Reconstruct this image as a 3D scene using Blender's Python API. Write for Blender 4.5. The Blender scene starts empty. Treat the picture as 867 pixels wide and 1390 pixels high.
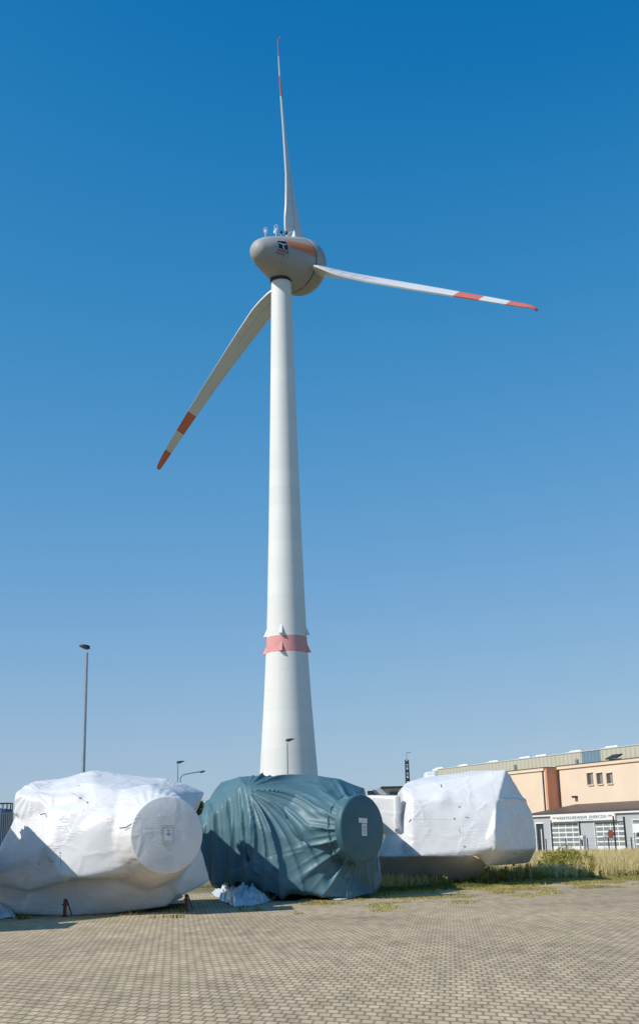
import bpy, bmesh, math, random
import numpy as np
from mathutils import Vector, Matrix, noise
PI = math.pi
random.seed(7); rng = np.random.default_rng(7)
sc = bpy.context.scene; COL = sc.collection
# ------------------------------------------------------------------ camera
F, PX, PY, CH = 1655.0, 433.5, 650.0, 2.1
up = Vector(((300 - PX) / F, (4950 + PY) / F, -1.0)).normalized()
yc = (Vector((0, 0, -1)) - up * (-up.z)).normalized()
xc = yc.cross(up)
RM = Matrix((xc, yc, up))
def ray(x, y): return RM @ Vector(((x - PX) / F, -(y - PY) / F, -1.0))
def at(x, y, Y):
    d = ray(x, y); return Vector((0, 0, CH)) + d * (Y / d.y)
def gnd(x, y, z=0.0):
    d = ray(x, y); return Vector((0, 0, CH)) + d * ((z - CH) / d.z)
cam = bpy.data.cameras.new('camera'); co = bpy.data.objects.new('camera', cam); COL.objects.link(co)
cam.sensor_width = 36; cam.sensor_fit = 'AUTO'; cam.lens = F * 36 / 1390
cam.shift_y = -45 / 1390; cam.clip_start = .2; cam.clip_end = 20000
co.matrix_world = Matrix.Translation((0, 0, CH)) @ RM.to_4x4(); sc.camera = co

# ------------------------------------------------------------------ light
SAZ, SEL = Vector((-0.90, -0.436)).normalized(), math.radians(42)
S = Vector((SAZ.x * math.cos(SEL), SAZ.y * math.cos(SEL), math.sin(SEL)))
sl = bpy.data.lights.new('sun', 'SUN'); sl.energy = 4.2; sl.angle = math.radians(.53); sl.color = (1, .955, .88)
so = bpy.data.objects.new('sun', sl); COL.objects.link(so); so.rotation_euler = S.to_track_quat('Z', 'Y').to_euler()
w = bpy.data.worlds.new('World'); sc.world = w; w.use_nodes = True
nt = w.node_tree; bg = nt.nodes['Background']
sky = nt.nodes.new('ShaderNodeTexSky'); sky.sky_type = 'NISHITA'; sky.sun_disc = False
sky.sun_elevation = SEL; sky.sun_rotation = math.atan2(S.x, S.y)
sky.air_density = 1.0; sky.dust_density = 0.35; sky.ozone_density = 2.2; sky.altitude = 0
SK = .115
m1_ = nt.nodes.new('ShaderNodeVectorMath'); m1_.operation = 'SCALE'; m1_.inputs['Scale'].default_value = SK
cv = nt.nodes.new('ShaderNodeRGBCurve'); m2_ = nt.nodes.new('ShaderNodeVectorMath'); m2_.operation = 'SCALE'; m2_.inputs['Scale'].default_value = 1 / SK
for ci, P_ in enumerate((((0, 0), (.050, .001), (.092, .004), (.122, .028), (.200, .108), (.32, .215), (.515, .335), (1, .50)), ((0, 0), (.156, .150), (.212, .226), (.347, .337), (.716, .522), (1, .62)), ((0, 0), (.31, .445), (.397, .527), (.565, .628), (.745, .685), (1, .76)))):
    c_ = cv.mapping.curves[ci]; c_.points[0].location = P_[0]; c_.points[1].location = P_[-1]
    for p_ in P_[1:-1]: c_.points.new(*p_)
cv.mapping.update()
nt.links.new(sky.outputs[0], m1_.inputs[0]); nt.links.new(m1_.outputs[0], cv.inputs['Color']); nt.links.new(cv.outputs[0], m2_.inputs[0]); nt.links.new(m2_.outputs[0], bg.inputs[0]); bg.inputs[1].default_value = SK
vs = sc.view_settings; vs.view_transform = 'Standard'; vs.look = 'None'; vs.exposure = 0.0; vs.gamma = 1

# ------------------------------------------------------------------ materials
def N(t, ty, **k):
    n = t.nodes.new(ty)
    for a, b in k.items(): setattr(n, a, b)
    return n
def ramp(t, src, stops):
    r = N(t, 'ShaderNodeValToRGB'); e = r.color_ramp.elements
    while len(e) < len(stops): e.new(.5)
    for i, (p, c) in enumerate(stops): e[i].position = p; e[i].color = (*c, 1) if len(c) == 3 else c
    t.links.new(src, r.inputs[0]); return r.outputs[0]
def noi(t, scale, detail=4, vec=None, rough=.55):
    n = N(t, 'ShaderNodeTexNoise'); n.inputs['Scale'].default_value = scale; n.inputs['Detail'].default_value = detail
    n.inputs['Roughness'].default_value = rough
    if vec is not None: t.links.new(vec, n.inputs['Vector'])
    return n.outputs[0]
def coords(t, which='Object', scale=None):
    c = N(t, 'ShaderNodeTexCoord').outputs[which]
    if scale:
        m = N(t, 'ShaderNodeMapping'); m.inputs['Scale'].default_value = scale; t.links.new(c, m.inputs[0]); c = m.outputs[0]
    return c
def bump(t, b, h, strength, dist, prev=None):
    n = N(t, 'ShaderNodeBump'); n.inputs['Strength'].default_value = strength; n.inputs['Distance'].default_value = dist
    t.links.new(h, n.inputs['Height'])
    if prev is not None: t.links.new(prev, n.inputs['Normal'])
    t.links.new(n.outputs[0], b.inputs['Normal']); return n.outputs[0]
def mat(name, col, rough=.6, var=.12, vscale=1.5, metal=0., bmp=0., bscale=8., spec=.4, which='Object', stretch=None):
    m = bpy.data.materials.new(name); m.use_nodes = True; t = m.node_tree; b = t.nodes['Principled BSDF']
    b.inputs['Roughness'].default_value = rough; b.inputs['Metallic'].default_value = metal
    b.inputs['Specular IOR Level'].default_value = spec
    c = coords(t, which, stretch)
    lo = tuple(x * (1 - var) for x in col); hi = tuple(min(1, x * (1 + var * .6)) for x in col)
    t.links.new(ramp(t, noi(t, vscale, 5, c), [(.3, lo), (.7, hi)]), b.inputs['Base Color'])
    if bmp: bump(t, b, noi(t, bscale, 4, c), bmp, .05)
    return m
def mixc(t, fac, a, b, mode='MIX'):
    n = N(t, 'ShaderNodeMix', data_type='RGBA', blend_type=mode)
    for s, v in ((0, fac), (6, a), (7, b)):
        if hasattr(v, 'links'): t.links.new(v, n.inputs[s])
        elif s: n.inputs[s].default_value = (*v, 1)
        else: n.inputs[s].default_value = v
    return n.outputs[2]
def math_(t, op, a, b=None, c=None):
    n = N(t, 'ShaderNodeMath', operation=op)
    for i, v in enumerate((a, b, c)):
        if v is None: continue
        if hasattr(v, 'links'): t.links.new(v, n.inputs[i])
        else: n.inputs[i].default_value = v
    return n.outputs[0]

def wrap_mat(name, col, trans=.12, wr=.7, rough=.30):
    # shrink film: taut, slightly glossy, fine crinkles in patches, a few weld lines and grime spots
    m = bpy.data.materials.new(name); m.use_nodes = True; t = m.node_tree; b = t.nodes['Principled BSDF']
    b.inputs['Roughness'].default_value = rough; b.inputs['Specular IOR Level'].default_value = .45
    c = coords(t); base = ramp(t, noi(t, .9, 6, c), [(.3, tuple(x * .93 for x in col)), (.65, col)])
    spots = ramp(t, noi(t, 5.5, 8, c, .7), [(.70, (0, 0, 0)), (.76, (1, 1, 1))])
    base = mixc(t, math_(t, 'MULTIPLY', spots, .35), base, (.5, .47, .42))
    dirt = ramp(t, noi(t, 1.1, 7, coords(t, scale=(1, 1, .35)), .65), [(.58, (0, 0, 0)), (.75, (1, 1, 1))])
    base = mixc(t, math_(t, 'MULTIPLY', dirt, .16), base, (.55, .5, .43))
    t.links.new(base, b.inputs['Base Color'])
    b.inputs['Subsurface Weight'].default_value = trans; b.inputs['Subsurface Radius'].default_value = (.3, .25, .2); b.inputs['Subsurface Scale'].default_value = .1
    cr = ramp(t, noi(t, 2.6, 5, coords(t, scale=(.7, .7, 5.5)), .6), [(.38, (0, 0, 0)), (.5, (1, 1, 1)), (.62, (.1, .1, .1))])
    patch = ramp(t, noi(t, .75, 2, c), [(.50, (0, 0, 0)), (.62, (1, 1, 1))])
    h = math_(t, 'MULTIPLY', cr, patch)
    nrm = bump(t, b, h, wr * .75, .035)
    nrm = bump(t, b, noi(t, 1.6, 5, c), .18, .10, nrm)
    wav = N(t, 'ShaderNodeTexVoronoi'); wav.feature = 'DISTANCE_TO_EDGE'; wav.inputs['Scale'].default_value = .75
    vd = N(t, 'ShaderNodeVectorMath', operation='MULTIPLY_ADD'); nn_ = N(t, 'ShaderNodeTexNoise'); nn_.inputs['Scale'].default_value = .9; t.links.new(c, nn_.inputs['Vector']); t.links.new(nn_.outputs[1], vd.inputs[0]); vd.inputs[1].default_value = (.9, .9, .9); t.links.new(c, vd.inputs[2]); t.links.new(vd.outputs[0], wav.inputs['Vector'])
    bump(t, b, ramp(t, wav.outputs[0], [(0, (1, 1, 1)), (.10, (.25, .25, .25)), (.5, (0, 0, 0))]), .26, .05, nrm)
    return m
M = {}
M['film'] = wrap_mat('white_shrink_film', (.80, .785, .765))
M['film2'] = wrap_mat('worn_white_film', (.80, .79, .775), wr=.5)
M['sheet'] = wrap_mat('crumpled_film', (.62, .66, .69), wr=.9)
M['tan'] = mat('film_underside', (.42, .37, .30), .5)
m = M['teal'] = mat('teal_tarpaulin', (.088, .180, .214), .48, .14, 1.2, bmp=.1, bscale=3.5, spec=.4)
M['tealdark'] = mat('dark_teal_tarpaulin', (.055, .135, .16), .5, .12, 1.2, bmp=.2, bscale=5)
M['shaded_skirt'] = mat('shade_toned_film', (.62, .61, .59), .5, .15, 1, bmp=.3, bscale=3)  # white film with the shade of the underside mixed into its colour
M['paper'] = mat('paper', (.75, .76, .78), .6, .04)
M['ink'] = mat('ink', (.08, .08, .12), .7, .1)
M['steel_red'] = mat('rusty_red_steel', (.20, .06, .035), .7, .4, 14)
M['pole'] = mat('galvanised_steel', (.42, .43, .44), .38, .1, 6, metal=.7)
M['dark'] = mat('dark_metal', (.035, .037, .04), .5, .2, 5)
M['peach'] = mat('peach_render', (.80, .63, .47), .85, .05, .35, bmp=.15, bscale=9)
M['salmon'] = mat('salmon_render', (.66, .31, .19), .85, .06, .5)
M['greywall'] = mat('grey_panel', (.45, .465, .48), .6, .05, .6)
M['white'] = mat('white_paint', (.8, .8, .79), .45, .05, 2)
M['roofbrown'] = mat('brown_roof_sheet', (.105, .075, .062), .55, .15, 1.5)
M['glass'] = mat('grey_pane', (.24, .26, .26), .15, .2, .8, spec=.6)
M['glassdark'] = mat('dark_pane', (.03, .04, .05), .12, .2, .8, spec=.6)
M['red'] = mat('red_print', (.55, .05, .05), .6, .05)
M['wood'] = mat('dark_timber', (.10, .07, .05), .8, .3, 5)
M['lightgrey'] = mat('light_grey_roof', (.55, .56, .56), .6, .1, .5)
M['bluegrey'] = mat('blue_grey_sheet', (.10, .19, .29), .5, .1, .5)
def ribbed(name, col, col2, pitch, ang):
    m = bpy.data.materials.new(name); m.use_nodes = True; t = m.node_tree; b = t.nodes['Principled BSDF']
    b.inputs['Roughness'].default_value = .5
    c = coords(t); sx = N(t, 'ShaderNodeSeparateXYZ'); t.links.new(c, sx.inputs[0])
    a = math_(t, 'ADD', math_(t, 'MULTIPLY', sx.outputs[0], math.cos(ang)), math_(t, 'MULTIPLY', sx.outputs[1], math.sin(ang)))
    s = math_(t, 'FRACT', math_(t, 'DIVIDE', a, pitch))
    g = math_(t, 'GREATER_THAN', s, .8)
    t.links.new(mixc(t, math_(t, 'MULTIPLY', g, .6), ramp(t, noi(t, .3, 3, c), [(.3, col), (.7, tuple(x * 1.08 for x in col))]), col2), b.inputs['Base Color'])
    return m
M['ribbed'] = ribbed('beige_ribbed_sheet', (.50, .47, .36), (.33, .31, .24), .9, 0)
M['ribblue'] = ribbed('blue_ribbed_sheet', (.16, .25, .31), (.10, .16, .21), .7, 0)
M['silo'] = ribbed('blue_silo_sheet', (.10, .20, .32), (.06, .12, .2), 1.6, 0)
# tower concrete: segment joints every 3.7 m, faint vertical streaks
m = M['tower'] = bpy.data.materials.new('painted_concrete'); m.use_nodes = True; t = m.node_tree; b = t.nodes['Principled BSDF']
b.inputs['Roughness'].default_value = .6
c = coords(t); sx = N(t, 'ShaderNodeSeparateXYZ'); t.links.new(c, sx.inputs[0])
fr = math_(t, 'FRACT', math_(t, 'DIVIDE', sx.outputs[2], 3.72))
joint = math_(t, 'LESS_THAN', fr, .022)
seg = N(t, 'ShaderNodeTexWhiteNoise', noise_dimensions='1D'); t.links.new(math_(t, 'FLOOR', math_(t, 'DIVIDE', sx.outputs[2], 3.72)), seg.inputs['W'])
base = ramp(t, seg.outputs[0], [(0, (.74, .74, .715)), (1, (.79, .785, .76))])
base = mixc(t, math_(t, 'MULTIPLY', ramp(t, noi(t, 1, 6, coords(t, scale=(.9, .9, .05))), [(.4, (0, 0, 0)), (.8, (1, 1, 1))]), .22), base, (.6, .59, .55))
t.links.new(mixc(t, math_(t, 'MULTIPLY', joint, .24), base, (.5, .5, .49)), b.inputs['Base Color'])
M['towerred'] = mat('faded_red_band', (.74, .33, .31), .6, .1, .8)
M['nacelle'] = mat('grey_nacelle_shell', (.37, .36, .35), .55, .08, .25, which='Generated', stretch=(6, 6, 6))
M['hubcol'] = mat('grey_hub_shell', (.38, .37, .36), .5, .06, .5)
M['orange'] = mat('orange_stripe', (.62, .20, .075), .5, .08, .4)
M['seam'] = mat('dark_joint', (.03, .03, .03), .7, .1)
M['joint'] = mat('grey_joint', (.25, .25, .25), .6, .1)
M['blade'] = mat('light_grey_blade', (.65, .66, .66), .32, .05, .15, spec=.5)
M['bladered'] = mat('red_blade_band', (.60, .17, .12), .35, .08, .3, spec=.5)
M['navy'] = mat('navy_emblem', (.012, .016, .05), .5, .1)
M['logored'] = mat('red_emblem_text', (.45, .06, .07), .5, .1)
M['logowhite'] = mat('white_emblem_mark', (.7, .7, .7), .5, .1)
# paving
m = M['paving'] = bpy.data.materials.new('interlocking_paving'); m.use_nodes = True; t = m.node_tree; b = t.nodes['Principled BSDF']
b.inputs['Roughness'].default_value = .9; b.inputs['Specular IOR Level'].default_value = .15
c = coords(t); mp = N(t, 'ShaderNodeMapping'); mp.inputs['Rotation'].default_value = (0, 0, math.radians(14.2)); mp.inputs['Scale'].default_value = (1, .38, 1); t.links.new(c, mp.inputs[0])
wob = N(t, 'ShaderNodeVectorMath', operation='MULTIPLY_ADD'); t.links.new(N(t, 'ShaderNodeTexNoise').outputs[1], wob.inputs[0])
wob.inputs[1].default_value = (.06, .02, 0); t.links.new(mp.outputs[0], wob.inputs[2])
nz = [n for n in t.nodes if n.type == 'TEX_NOISE'][0]; nz.inputs['Scale'].default_value = .35; t.links.new(c, nz.inputs['Vector'])
br = N(t, 'ShaderNodeTexBrick'); t.links.new(wob.outputs[0], br.inputs['Vector']); br.offset = .5
br.inputs['Scale'].default_value = 1; br.inputs['Brick Width'].default_value = .16; br.inputs['Row Height'].default_value = .13
br.inputs['Mortar Size'].default_value = .02; br.inputs['Mortar Smooth'].default_value = .35
br.inputs['Color1'].default_value = (.63, .52, .375, 1); br.inputs['Color2'].default_value = (.525, .425, .30, 1); br.inputs['Mortar'].default_value = (.29, .24, .16, 1)
big = ramp(t, noi(t, .16, 5, c), [(.35, (.86, .84, .82)), (.65, (1.08, 1.06, 1.0))])
base = mixc(t, 1.0, br.outputs[0], big, 'MULTIPLY')
fine = ramp(t, noi(t, 2.2, 7, c, .7), [(.3, (.82, .8, .78)), (.7, (1.12, 1.1, 1.06))])
base = mixc(t, .8, base, fine, 'MULTIPLY')
st_ = N(t, 'ShaderNodeMapping'); st_.inputs['Rotation'].default_value = (0, 0, math.radians(14.2)); st_.inputs['Scale'].default_value = (2.4, .55, 1); t.links.new(c, st_.inputs[0])
base = mixc(t, .85, base, ramp(t, noi(t, 1.3, 3, st_.outputs[0], .5), [(.35, (.80, .79, .78)), (.6, (1.05, 1.04, 1.03))]), 'MULTIPLY')
stain = ramp(t, noi(t, .22, 9, c, .72), [(.56, (1, 1, 1)), (.66, (.80, .79, .78))])
base = mixc(t, 1.0, base, stain, 'MULTIPLY')
moss = ramp(t, noi(t, .5, 8, c, .68), [(.54, (0, 0, 0)), (.70, (1, 1, 1))])
sx = N(t, 'ShaderNodeSeparateXYZ'); t.links.new(c, sx.inputs[0])
edge = N(t, 'ShaderNodeMapRange'); edge.inputs['From Min'].default_value = 27; edge.inputs['From Max'].default_value = 52
t.links.new(math_(t, 'SUBTRACT', sx.outputs[1], math_(t, 'MULTIPLY', sx.outputs[0], .45)), edge.inputs[0])
mf = math_(t, 'MULTIPLY', moss, math_(t, 'ADD', .22, math_(t, 'MULTIPLY', edge.outputs[0], 1.1)))
base = mixc(t, mf, base, (.36, .30, .12))
t.links.new(base, b.inputs['Base Color'])
bump(t, b, br.outputs[1], -.5, .02)
# soil under grass
m = M['soil'] = bpy.data.materials.new('dry_grass_ground'); m.use_nodes = True; t = m.node_tree; b = t.nodes['Principled BSDF']; b.inputs['Roughness'].default_value = 1
c = coords(t)
base = ramp(t, noi(t, .35, 9, c, .7), [(.3, (.10, .095, .04)), (.5, (.19, .16, .07)), (.7, (.30, .24, .11))])
t.links.new(base, b.inputs['Base Color'])
def leafmat(name, stops, rough=.7, tr=.25):
    m = bpy.data.materials.new(name); m.use_nodes = True; t = m.node_tree; b = t.nodes['Principled BSDF']; b.inputs['Roughness'].default_value = rough
    b.inputs['Specular IOR Level'].default_value = .2
    a = N(t, 'ShaderNodeAttribute', attribute_name='tint'); cc = ramp(t, a.outputs['Fac'], stops); t.links.new(cc, b.inputs['Base Color'])
    tl = N(t, 'ShaderNodeBsdfTranslucent'); t.links.new(cc, tl.inputs[0]); mx = N(t, 'ShaderNodeMixShader'); mx.inputs[0].default_value = tr
    t.links.new(b.outputs[0], mx.inputs[1]); t.links.new(tl.outputs[0], mx.inputs[2]); t.links.new(mx.outputs[0], t.nodes['Material Output'].inputs[0]); return m
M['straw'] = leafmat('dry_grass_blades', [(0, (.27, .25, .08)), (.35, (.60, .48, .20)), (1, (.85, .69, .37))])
M['grass'] = leafmat('short_grass_blades', [(0, (.07, .11, .02)), (.5, (.28, .27, .07)), (1, (.55, .45, .17))])
M['weed'] = leafmat('weed_leaves', [(0, (.07, .11, .02)), (.5, (.26, .26, .05)), (1, (.55, .46, .10))])
M['leaf'] = leafmat('tree_leaves', [(0, (.03, .06, .012)), (1, (.09, .13, .03))])

# ------------------------------------------------------------------ builders
def link(name, me, mats=None, parent=None):
    o = bpy.data.objects.new(name, me); COL.objects.link(o)
    for mm in (mats if isinstance(mats, (list, tuple)) else [mats] if mats else []): me.materials.append(mm)
    if parent: o.parent = parent
    return o
def tag(o, label=None, cat=None, group=None, kind=None):
    if label: o['label'] = label
    if cat: o['category'] = cat
    if group: o['group'] = group
    if kind: o['kind'] = kind
    return o
def empty(name, loc, rz, label, cat, group=None):
    o = bpy.data.objects.new(name, None); COL.objects.link(o); o.location = loc; o.rotation_euler = (0, 0, rz); o.empty_display_size = .2
    return tag(o, label, cat, group)
class MB:
    def __init__(s): s.v = []; s.f = []; s.m = []
    def add(s, vs, fs, mi=0):
        k = len(s.v); s.v += [tuple(p) for p in vs]; s.f += [tuple(i + k for i in f) for f in fs]; s.m += [mi] * len(fs); return s
    def box(s, a, b, mi=0, M_=None):
        x0, y0, z0 = a; x1, y1, z1 = b
        vs = [Vector(p) for p in ((x0, y0, z0), (x1, y0, z0), (x1, y1, z0), (x0, y1, z0), (x0, y0, z1), (x1, y0, z1), (x1, y1, z1), (x0, y1, z1))]
        if M_: vs = [M_ @ p for p in vs]
        return s.add(vs, [(0, 3, 2, 1), (4, 5, 6, 7), (0, 1, 5, 4), (1, 2, 6, 5), (2, 3, 7, 6), (3, 0, 4, 7)], mi)
    def tube(s, pts, r, n=8, mi=0, cap=True):
        pts = [Vector(p) for p in pts]; rs = r if isinstance(r, (list, tuple)) else [r] * len(pts); rings = []
        for i, p in enumerate(pts):
            d = (pts[min(i + 1, len(pts) - 1)] - pts[max(i - 1, 0)]).normalized()
            a = Vector((0, 0, 1)) if abs(d.z) < .9 else Vector((1, 0, 0)); u = d.cross(a).normalized(); v = d.cross(u)
            rings.append([p + (u * math.cos(2 * PI * k / n) + v * math.sin(2 * PI * k / n)) * rs[i] for k in range(n)])
        vs = [q for r_ in rings for q in r_]; fs = []
        for i in range(len(pts) - 1):
            for k in range(n): fs.append((i * n + k, i * n + (k + 1) % n, (i + 1) * n + (k + 1) % n, (i + 1) * n + k))
        if cap: fs.append(tuple(range(n - 1, -1, -1))); fs.append(tuple((len(pts) - 1) * n + k for k in range(n)))
        return s.add(vs, fs, mi)
    def lathe(s, prof, axis_o, ax, n=48, mi=0, mifn=None, ref=None):
        ax = Vector(ax).normalized(); a = ref or (Vector((0, 0, 1)) if abs(ax.z) < .9 else Vector((1, 0, 0)))
        v = (a - ax * a.dot(ax)).normalized(); u = v.cross(ax); k0 = len(s.v)
        for t_, r in prof:
            for k in range(n):
                an = 2 * PI * k / n; s.v.append(tuple(Vector(axis_o) + ax * t_ + (v * math.cos(an) + u * math.sin(an)) * r))
        for i in range(len(prof) - 1):
            for k in range(n):
                s.f.append((k0 + i * n + k, k0 + i * n + (k + 1) % n, k0 + (i + 1) * n + (k + 1) % n, k0 + (i + 1) * n + k))
                s.m.append(mifn((prof[i][0] + prof[i + 1][0]) / 2, 2 * PI * (k + .5) / n) if mifn else mi)
        return s
    def build(s, name, mats, parent=None, smooth=False, origin=None, ang=40):
        me = bpy.data.meshes.new(name)
        o0 = Vector(origin) if origin is not None else Vector((0, 0, 0))
        me.from_pydata([tuple(Vector(p) - o0) for p in s.v], [], s.f); me.polygons.foreach_set('material_index', s.m)
        bm = bmesh.new(); bm.from_mesh(me); bmesh.ops.recalc_face_normals(bm, faces=bm.faces)
        if smooth:
            for f in bm.faces: f.smooth = True
            for e in bm.edges:
                if len(e.link_faces) == 2 and e.calc_face_angle(0) > math.radians(ang): e.smooth = False
        bm.to_mesh(me); bm.free(); me.update()
        o = link(name, me, mats, parent)
        if origin is not None and parent is None: o.location = origin
        elif origin is not None: o.location = o0
        return o

# ------------------------------------------------------------------ setting
def sheet(name, pts, z, mt):
    me = bpy.data.meshes.new(name); me.from_pydata([(x, y, z) for x, y in pts], [], [tuple(range(len(pts)))]); me.update()
    return tag(link(name, me, mt), kind='structure')
sheet('ground', [(-3000, -300), (3000, -300), (3000, 6000), (-3000, 6000)], 0, M['soil'])
# paving, its far edge ragged
edge_pts = [(-90, 62), (-20, 60), (-9, 57), (-4, 54), (-.6, 49.3), (1.5, 49.6), (5.3, 54.5), (8.5, 57.2), (12.2, 59.5), (22, 63), (60, 74)]
ep = []
for (a, b_), (c_, d_) in zip(edge_pts, edge_pts[1:]):
    n = max(1, int(math.hypot(c_ - a, d_ - b_) / .5))
    for i in range(n):
        q = i / n; ep.append((a + (c_ - a) * q, b_ + (d_ - b_) * q + random.uniform(-.25, .25)))
sheet('paving', [(-90, -40), (60, -40), (60, 74)] + ep[::-1], .004, M['paving'])

# ------------------------------------------------------------------ wind turbine
TX, TY, ZT = -7.2, 239.4, 117.6
turb = empty('wind_turbine', (TX, TY, 0), 0, 'tall white wind turbine with red-banded blades behind the teal covered machine', 'wind turbine')
def interp(tab, z):
    for (a, b_), (c_, d_) in zip(tab, tab[1:]):
        if a <= z <= c_: return b_ + (d_ - b_) * (z - a) / (c_ - a)
    return tab[-1][1] if z > tab[-1][0] else tab[0][1]
TR = [(0, 6.6), (6, 6.1), (13.7, 5.56), (28.6, 4.58), (40.5, 3.96), (46, 3.77), (62.2, 3.3), (84.9, 2.77), (100.7, 2.44), (117.6, 2.12)]
zs = [0, 3, 6, 10, 13.7, 18, 23, 28.6, 34, 37.1] + [38.5, 40.3] + [43, 46, 52, 57, 62.2, 70, 78, 84.9, 92, 100.7, 109, 117.6]
TRs = lambda z: interp(TR, z)
b_ = MB(); b_.lathe([(z, TRs(z)) for z in zs], (0, 0, 0), (0, 0, 1), 96, mifn=lambda z, a: 1 if 37.1 < z < 40.3 else 0)
tw = b_.build('tower', [M['tower'], M['towerred']], turb, True)
def fin(z0, z1, ang, red):
    r0, r1 = TRs(z0), TRs(z1); d = Vector((math.cos(ang), math.sin(ang), 0)); s_ = Vector((-d.y, d.x, 0)); mb = MB()
    o_ = .72
    P = [d * (r0 - .1) - s_ * .55 + Vector((0, 0, z0)), d * (r0 - .1) + s_ * .55 + Vector((0, 0, z0)), d * (r0 + o_) - s_ * .3 + Vector((0, 0, z0 - .12)), d * (r0 + o_) + s_ * .3 + Vector((0, 0, z0 - .12)), d * (r1 - .1) - s_ * .12 + Vector((0, 0, z1)), d * (r1 - .1) + s_ * .12 + Vector((0, 0, z1))]
    mb.add(P, [(0, 1, 3, 2), (2, 3, 5, 4), (0, 2, 4), (1, 5, 3), (0, 4, 5, 1)]); return mb.build('fin', M['towerred'] if red else M['tower'], turb)
for k in range(4):
    a = math.radians(-103 + 90 * k); fin(40.75, 42.7, a, 0); fin(37.3, 39.3, a, 1)
# head geometry
psi, tilt, th0 = math.radians(40.5), math.radians(2.7), math.radians(-5.0)
AX = Vector((math.sin(psi) * math.cos(tilt), math.cos(psi) * math.cos(tilt), math.sin(tilt)))
U = Vector((math.cos(psi), -math.sin(psi), 0)); V = U.cross(AX)
HC = Vector((.75, 0, 122.2)) + AX * 5.75          # rotor centre, relative to the turbine root
V_ = V if V.z > 0 else -V
# neck
nk = MB(); nk.lathe([(116.9, 2.3), (117.5, 2.42), (117.75, 2.42)], (0, 0, 0), (0, 0, 1), 48); nk.build('tower_flange', M['seam'], turb, True)
nk = MB(); nk.lathe([(117.75, 2.3), (118.6, 2.45), (121, 3.0)], (0, 0, 0), (0, 0, 1), 48); nk.build('yaw_neck', M['tower'], turb, True)
NP = [(-15.2, 0.01), (-15.15, .55), (-14.95, 1.2), (-14.5, 1.9), (-13.8, 2.45), (-12.6, 3.15), (-11, 3.75), (-9, 4.4), (-7, 4.98), (-5.2, 5.5), (-3.8, 5.9), (-2.9, 6.12), (-2.45, 6.2)]
def dens(P, n=5):
    out = []
    for i in range(len(P) - 1):
        p0, p1, p2, p3 = P[max(i - 1, 0)], P[i], P[i + 1], P[min(i + 2, len(P) - 1)]
        for k in range(n):
            t_ = k / n
            out.append(tuple(.5 * (2 * p1[j] + (p2[j] - p0[j]) * t_ + (2 * p0[j] - 5 * p1[j] + 4 * p2[j] - p3[j]) * t_ ** 2 + (3 * p1[j] - p0[j] - 3 * p2[j] + p3[j]) * t_ ** 3) for j in range(2)))
    return [(a, max(b, .01)) for a, b in out] + [P[-1]]
NPd = dens(NP)
def nr(t_): return interp(NPd, t_)
# angle 0 = up (V), angle grows towards U (camera-right side)
def nmi(t_, a):
    d = 360 - math.degrees(a) % 360
    q = 14 * (t_ + 9.2) / 6.7; return 1 if (-9.2 < t_ < -2.5 and ORG0 + q < d < ORG1 + q) else 0
ORG0, ORG1 = 54, 80
nb = MB(); nb.lathe(NPd, HC, AX, 180, mifn=nmi, ref=Vector((0, 0, 1)))
nac = nb.build('nacelle', [M['nacelle'], M['orange']], turb, True)
hb = MB(); hb.lathe([(-2.45, 5.95), (-2.1, 5.95)], HC, AX, 96); hb.build('rotor_joint', M['seam'], turb, True)
hb = MB(); hb.lathe(dens([(-2.1, 6.0), (-2.1, 6.25), (-1.2, 6.35), (0, 6.3), (1.2, 5.9), (2.3, 5.1), (3.2, 3.8), (3.8, 2.0), (4.0, .01)]), HC, AX, 96)
hub = hb.build('rotor_hub', M['hubcol'], turb, True)
def npt(t_, deg, off=.03):
    a = -math.radians(deg); r = nr(t_) + off; vv = (Vector((0, 0, 1)) - AX * AX.z).normalized(); uu = vv.cross(AX)
    return HC + AX * t_ + (vv * math.cos(a) + uu * math.sin(a)) * r
def patch(t0, t1, d0, d1, name, mt, off, parent, n=6, shear=0):
    mb = MB(); vs = []; 
    for i in range(n + 1):
        for j in range(n + 1):
            q = i / n; r = j / n; vs.append(npt(t0 + (t1 - t0) * q, d0 + (d1 - d0) * r + shear * q, off))
    mb.add(vs, [(i * (n + 1) + j, i * (n + 1) + j + 1, (i + 1) * (n + 1) + j + 1, (i + 1) * (n + 1) + j) for i in range(n) for j in range(n)])
    return mb.build(name, mt, parent, True)
# emblem: navy square with a white forked mark, a red word line and dark small line below
patch(-11.4, -9.4, 62, 92, 'emblem', M['navy'], .03, nac)
def strip(pts, wd, name, mt, off):      # pts in (t, deg)
    mb = MB()
    for (a, b), (c, d) in zip(pts, pts[1:]):
        dx, dy = c - a, (d - b) * .083; L = math.hypot(dx, dy); nx, ny = -dy / L * wd, dx / L * wd / .083
        mb.add([npt(a + nx, b + ny, off), npt(a - nx, b - ny, off), npt(c - nx, d - ny, off), npt(c + nx, d + ny, off)], [(0, 1, 2, 3)])
    return mb.build(name, mt, nac)
strip([(-11.2, 70), (-10.4, 77), (-9.6, 74)], .13, 'emblem_mark', M['logowhite'], .06)
strip([(-10.4, 77), (-10.3, 91)], .13, 'emblem_mark', M['logowhite'], .065)
for i in range(7): strip([(-11.6 + i * .36, 95), (-11.6 + i * .36, 103)], .13, 'emblem_letter', M['logored'], .04)
for i in range(5): strip([(-11.9 + i * .42, 107), (-11.75 + i * .42, 112)], .11, 'emblem_letter', M['navy'], .04)
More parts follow.
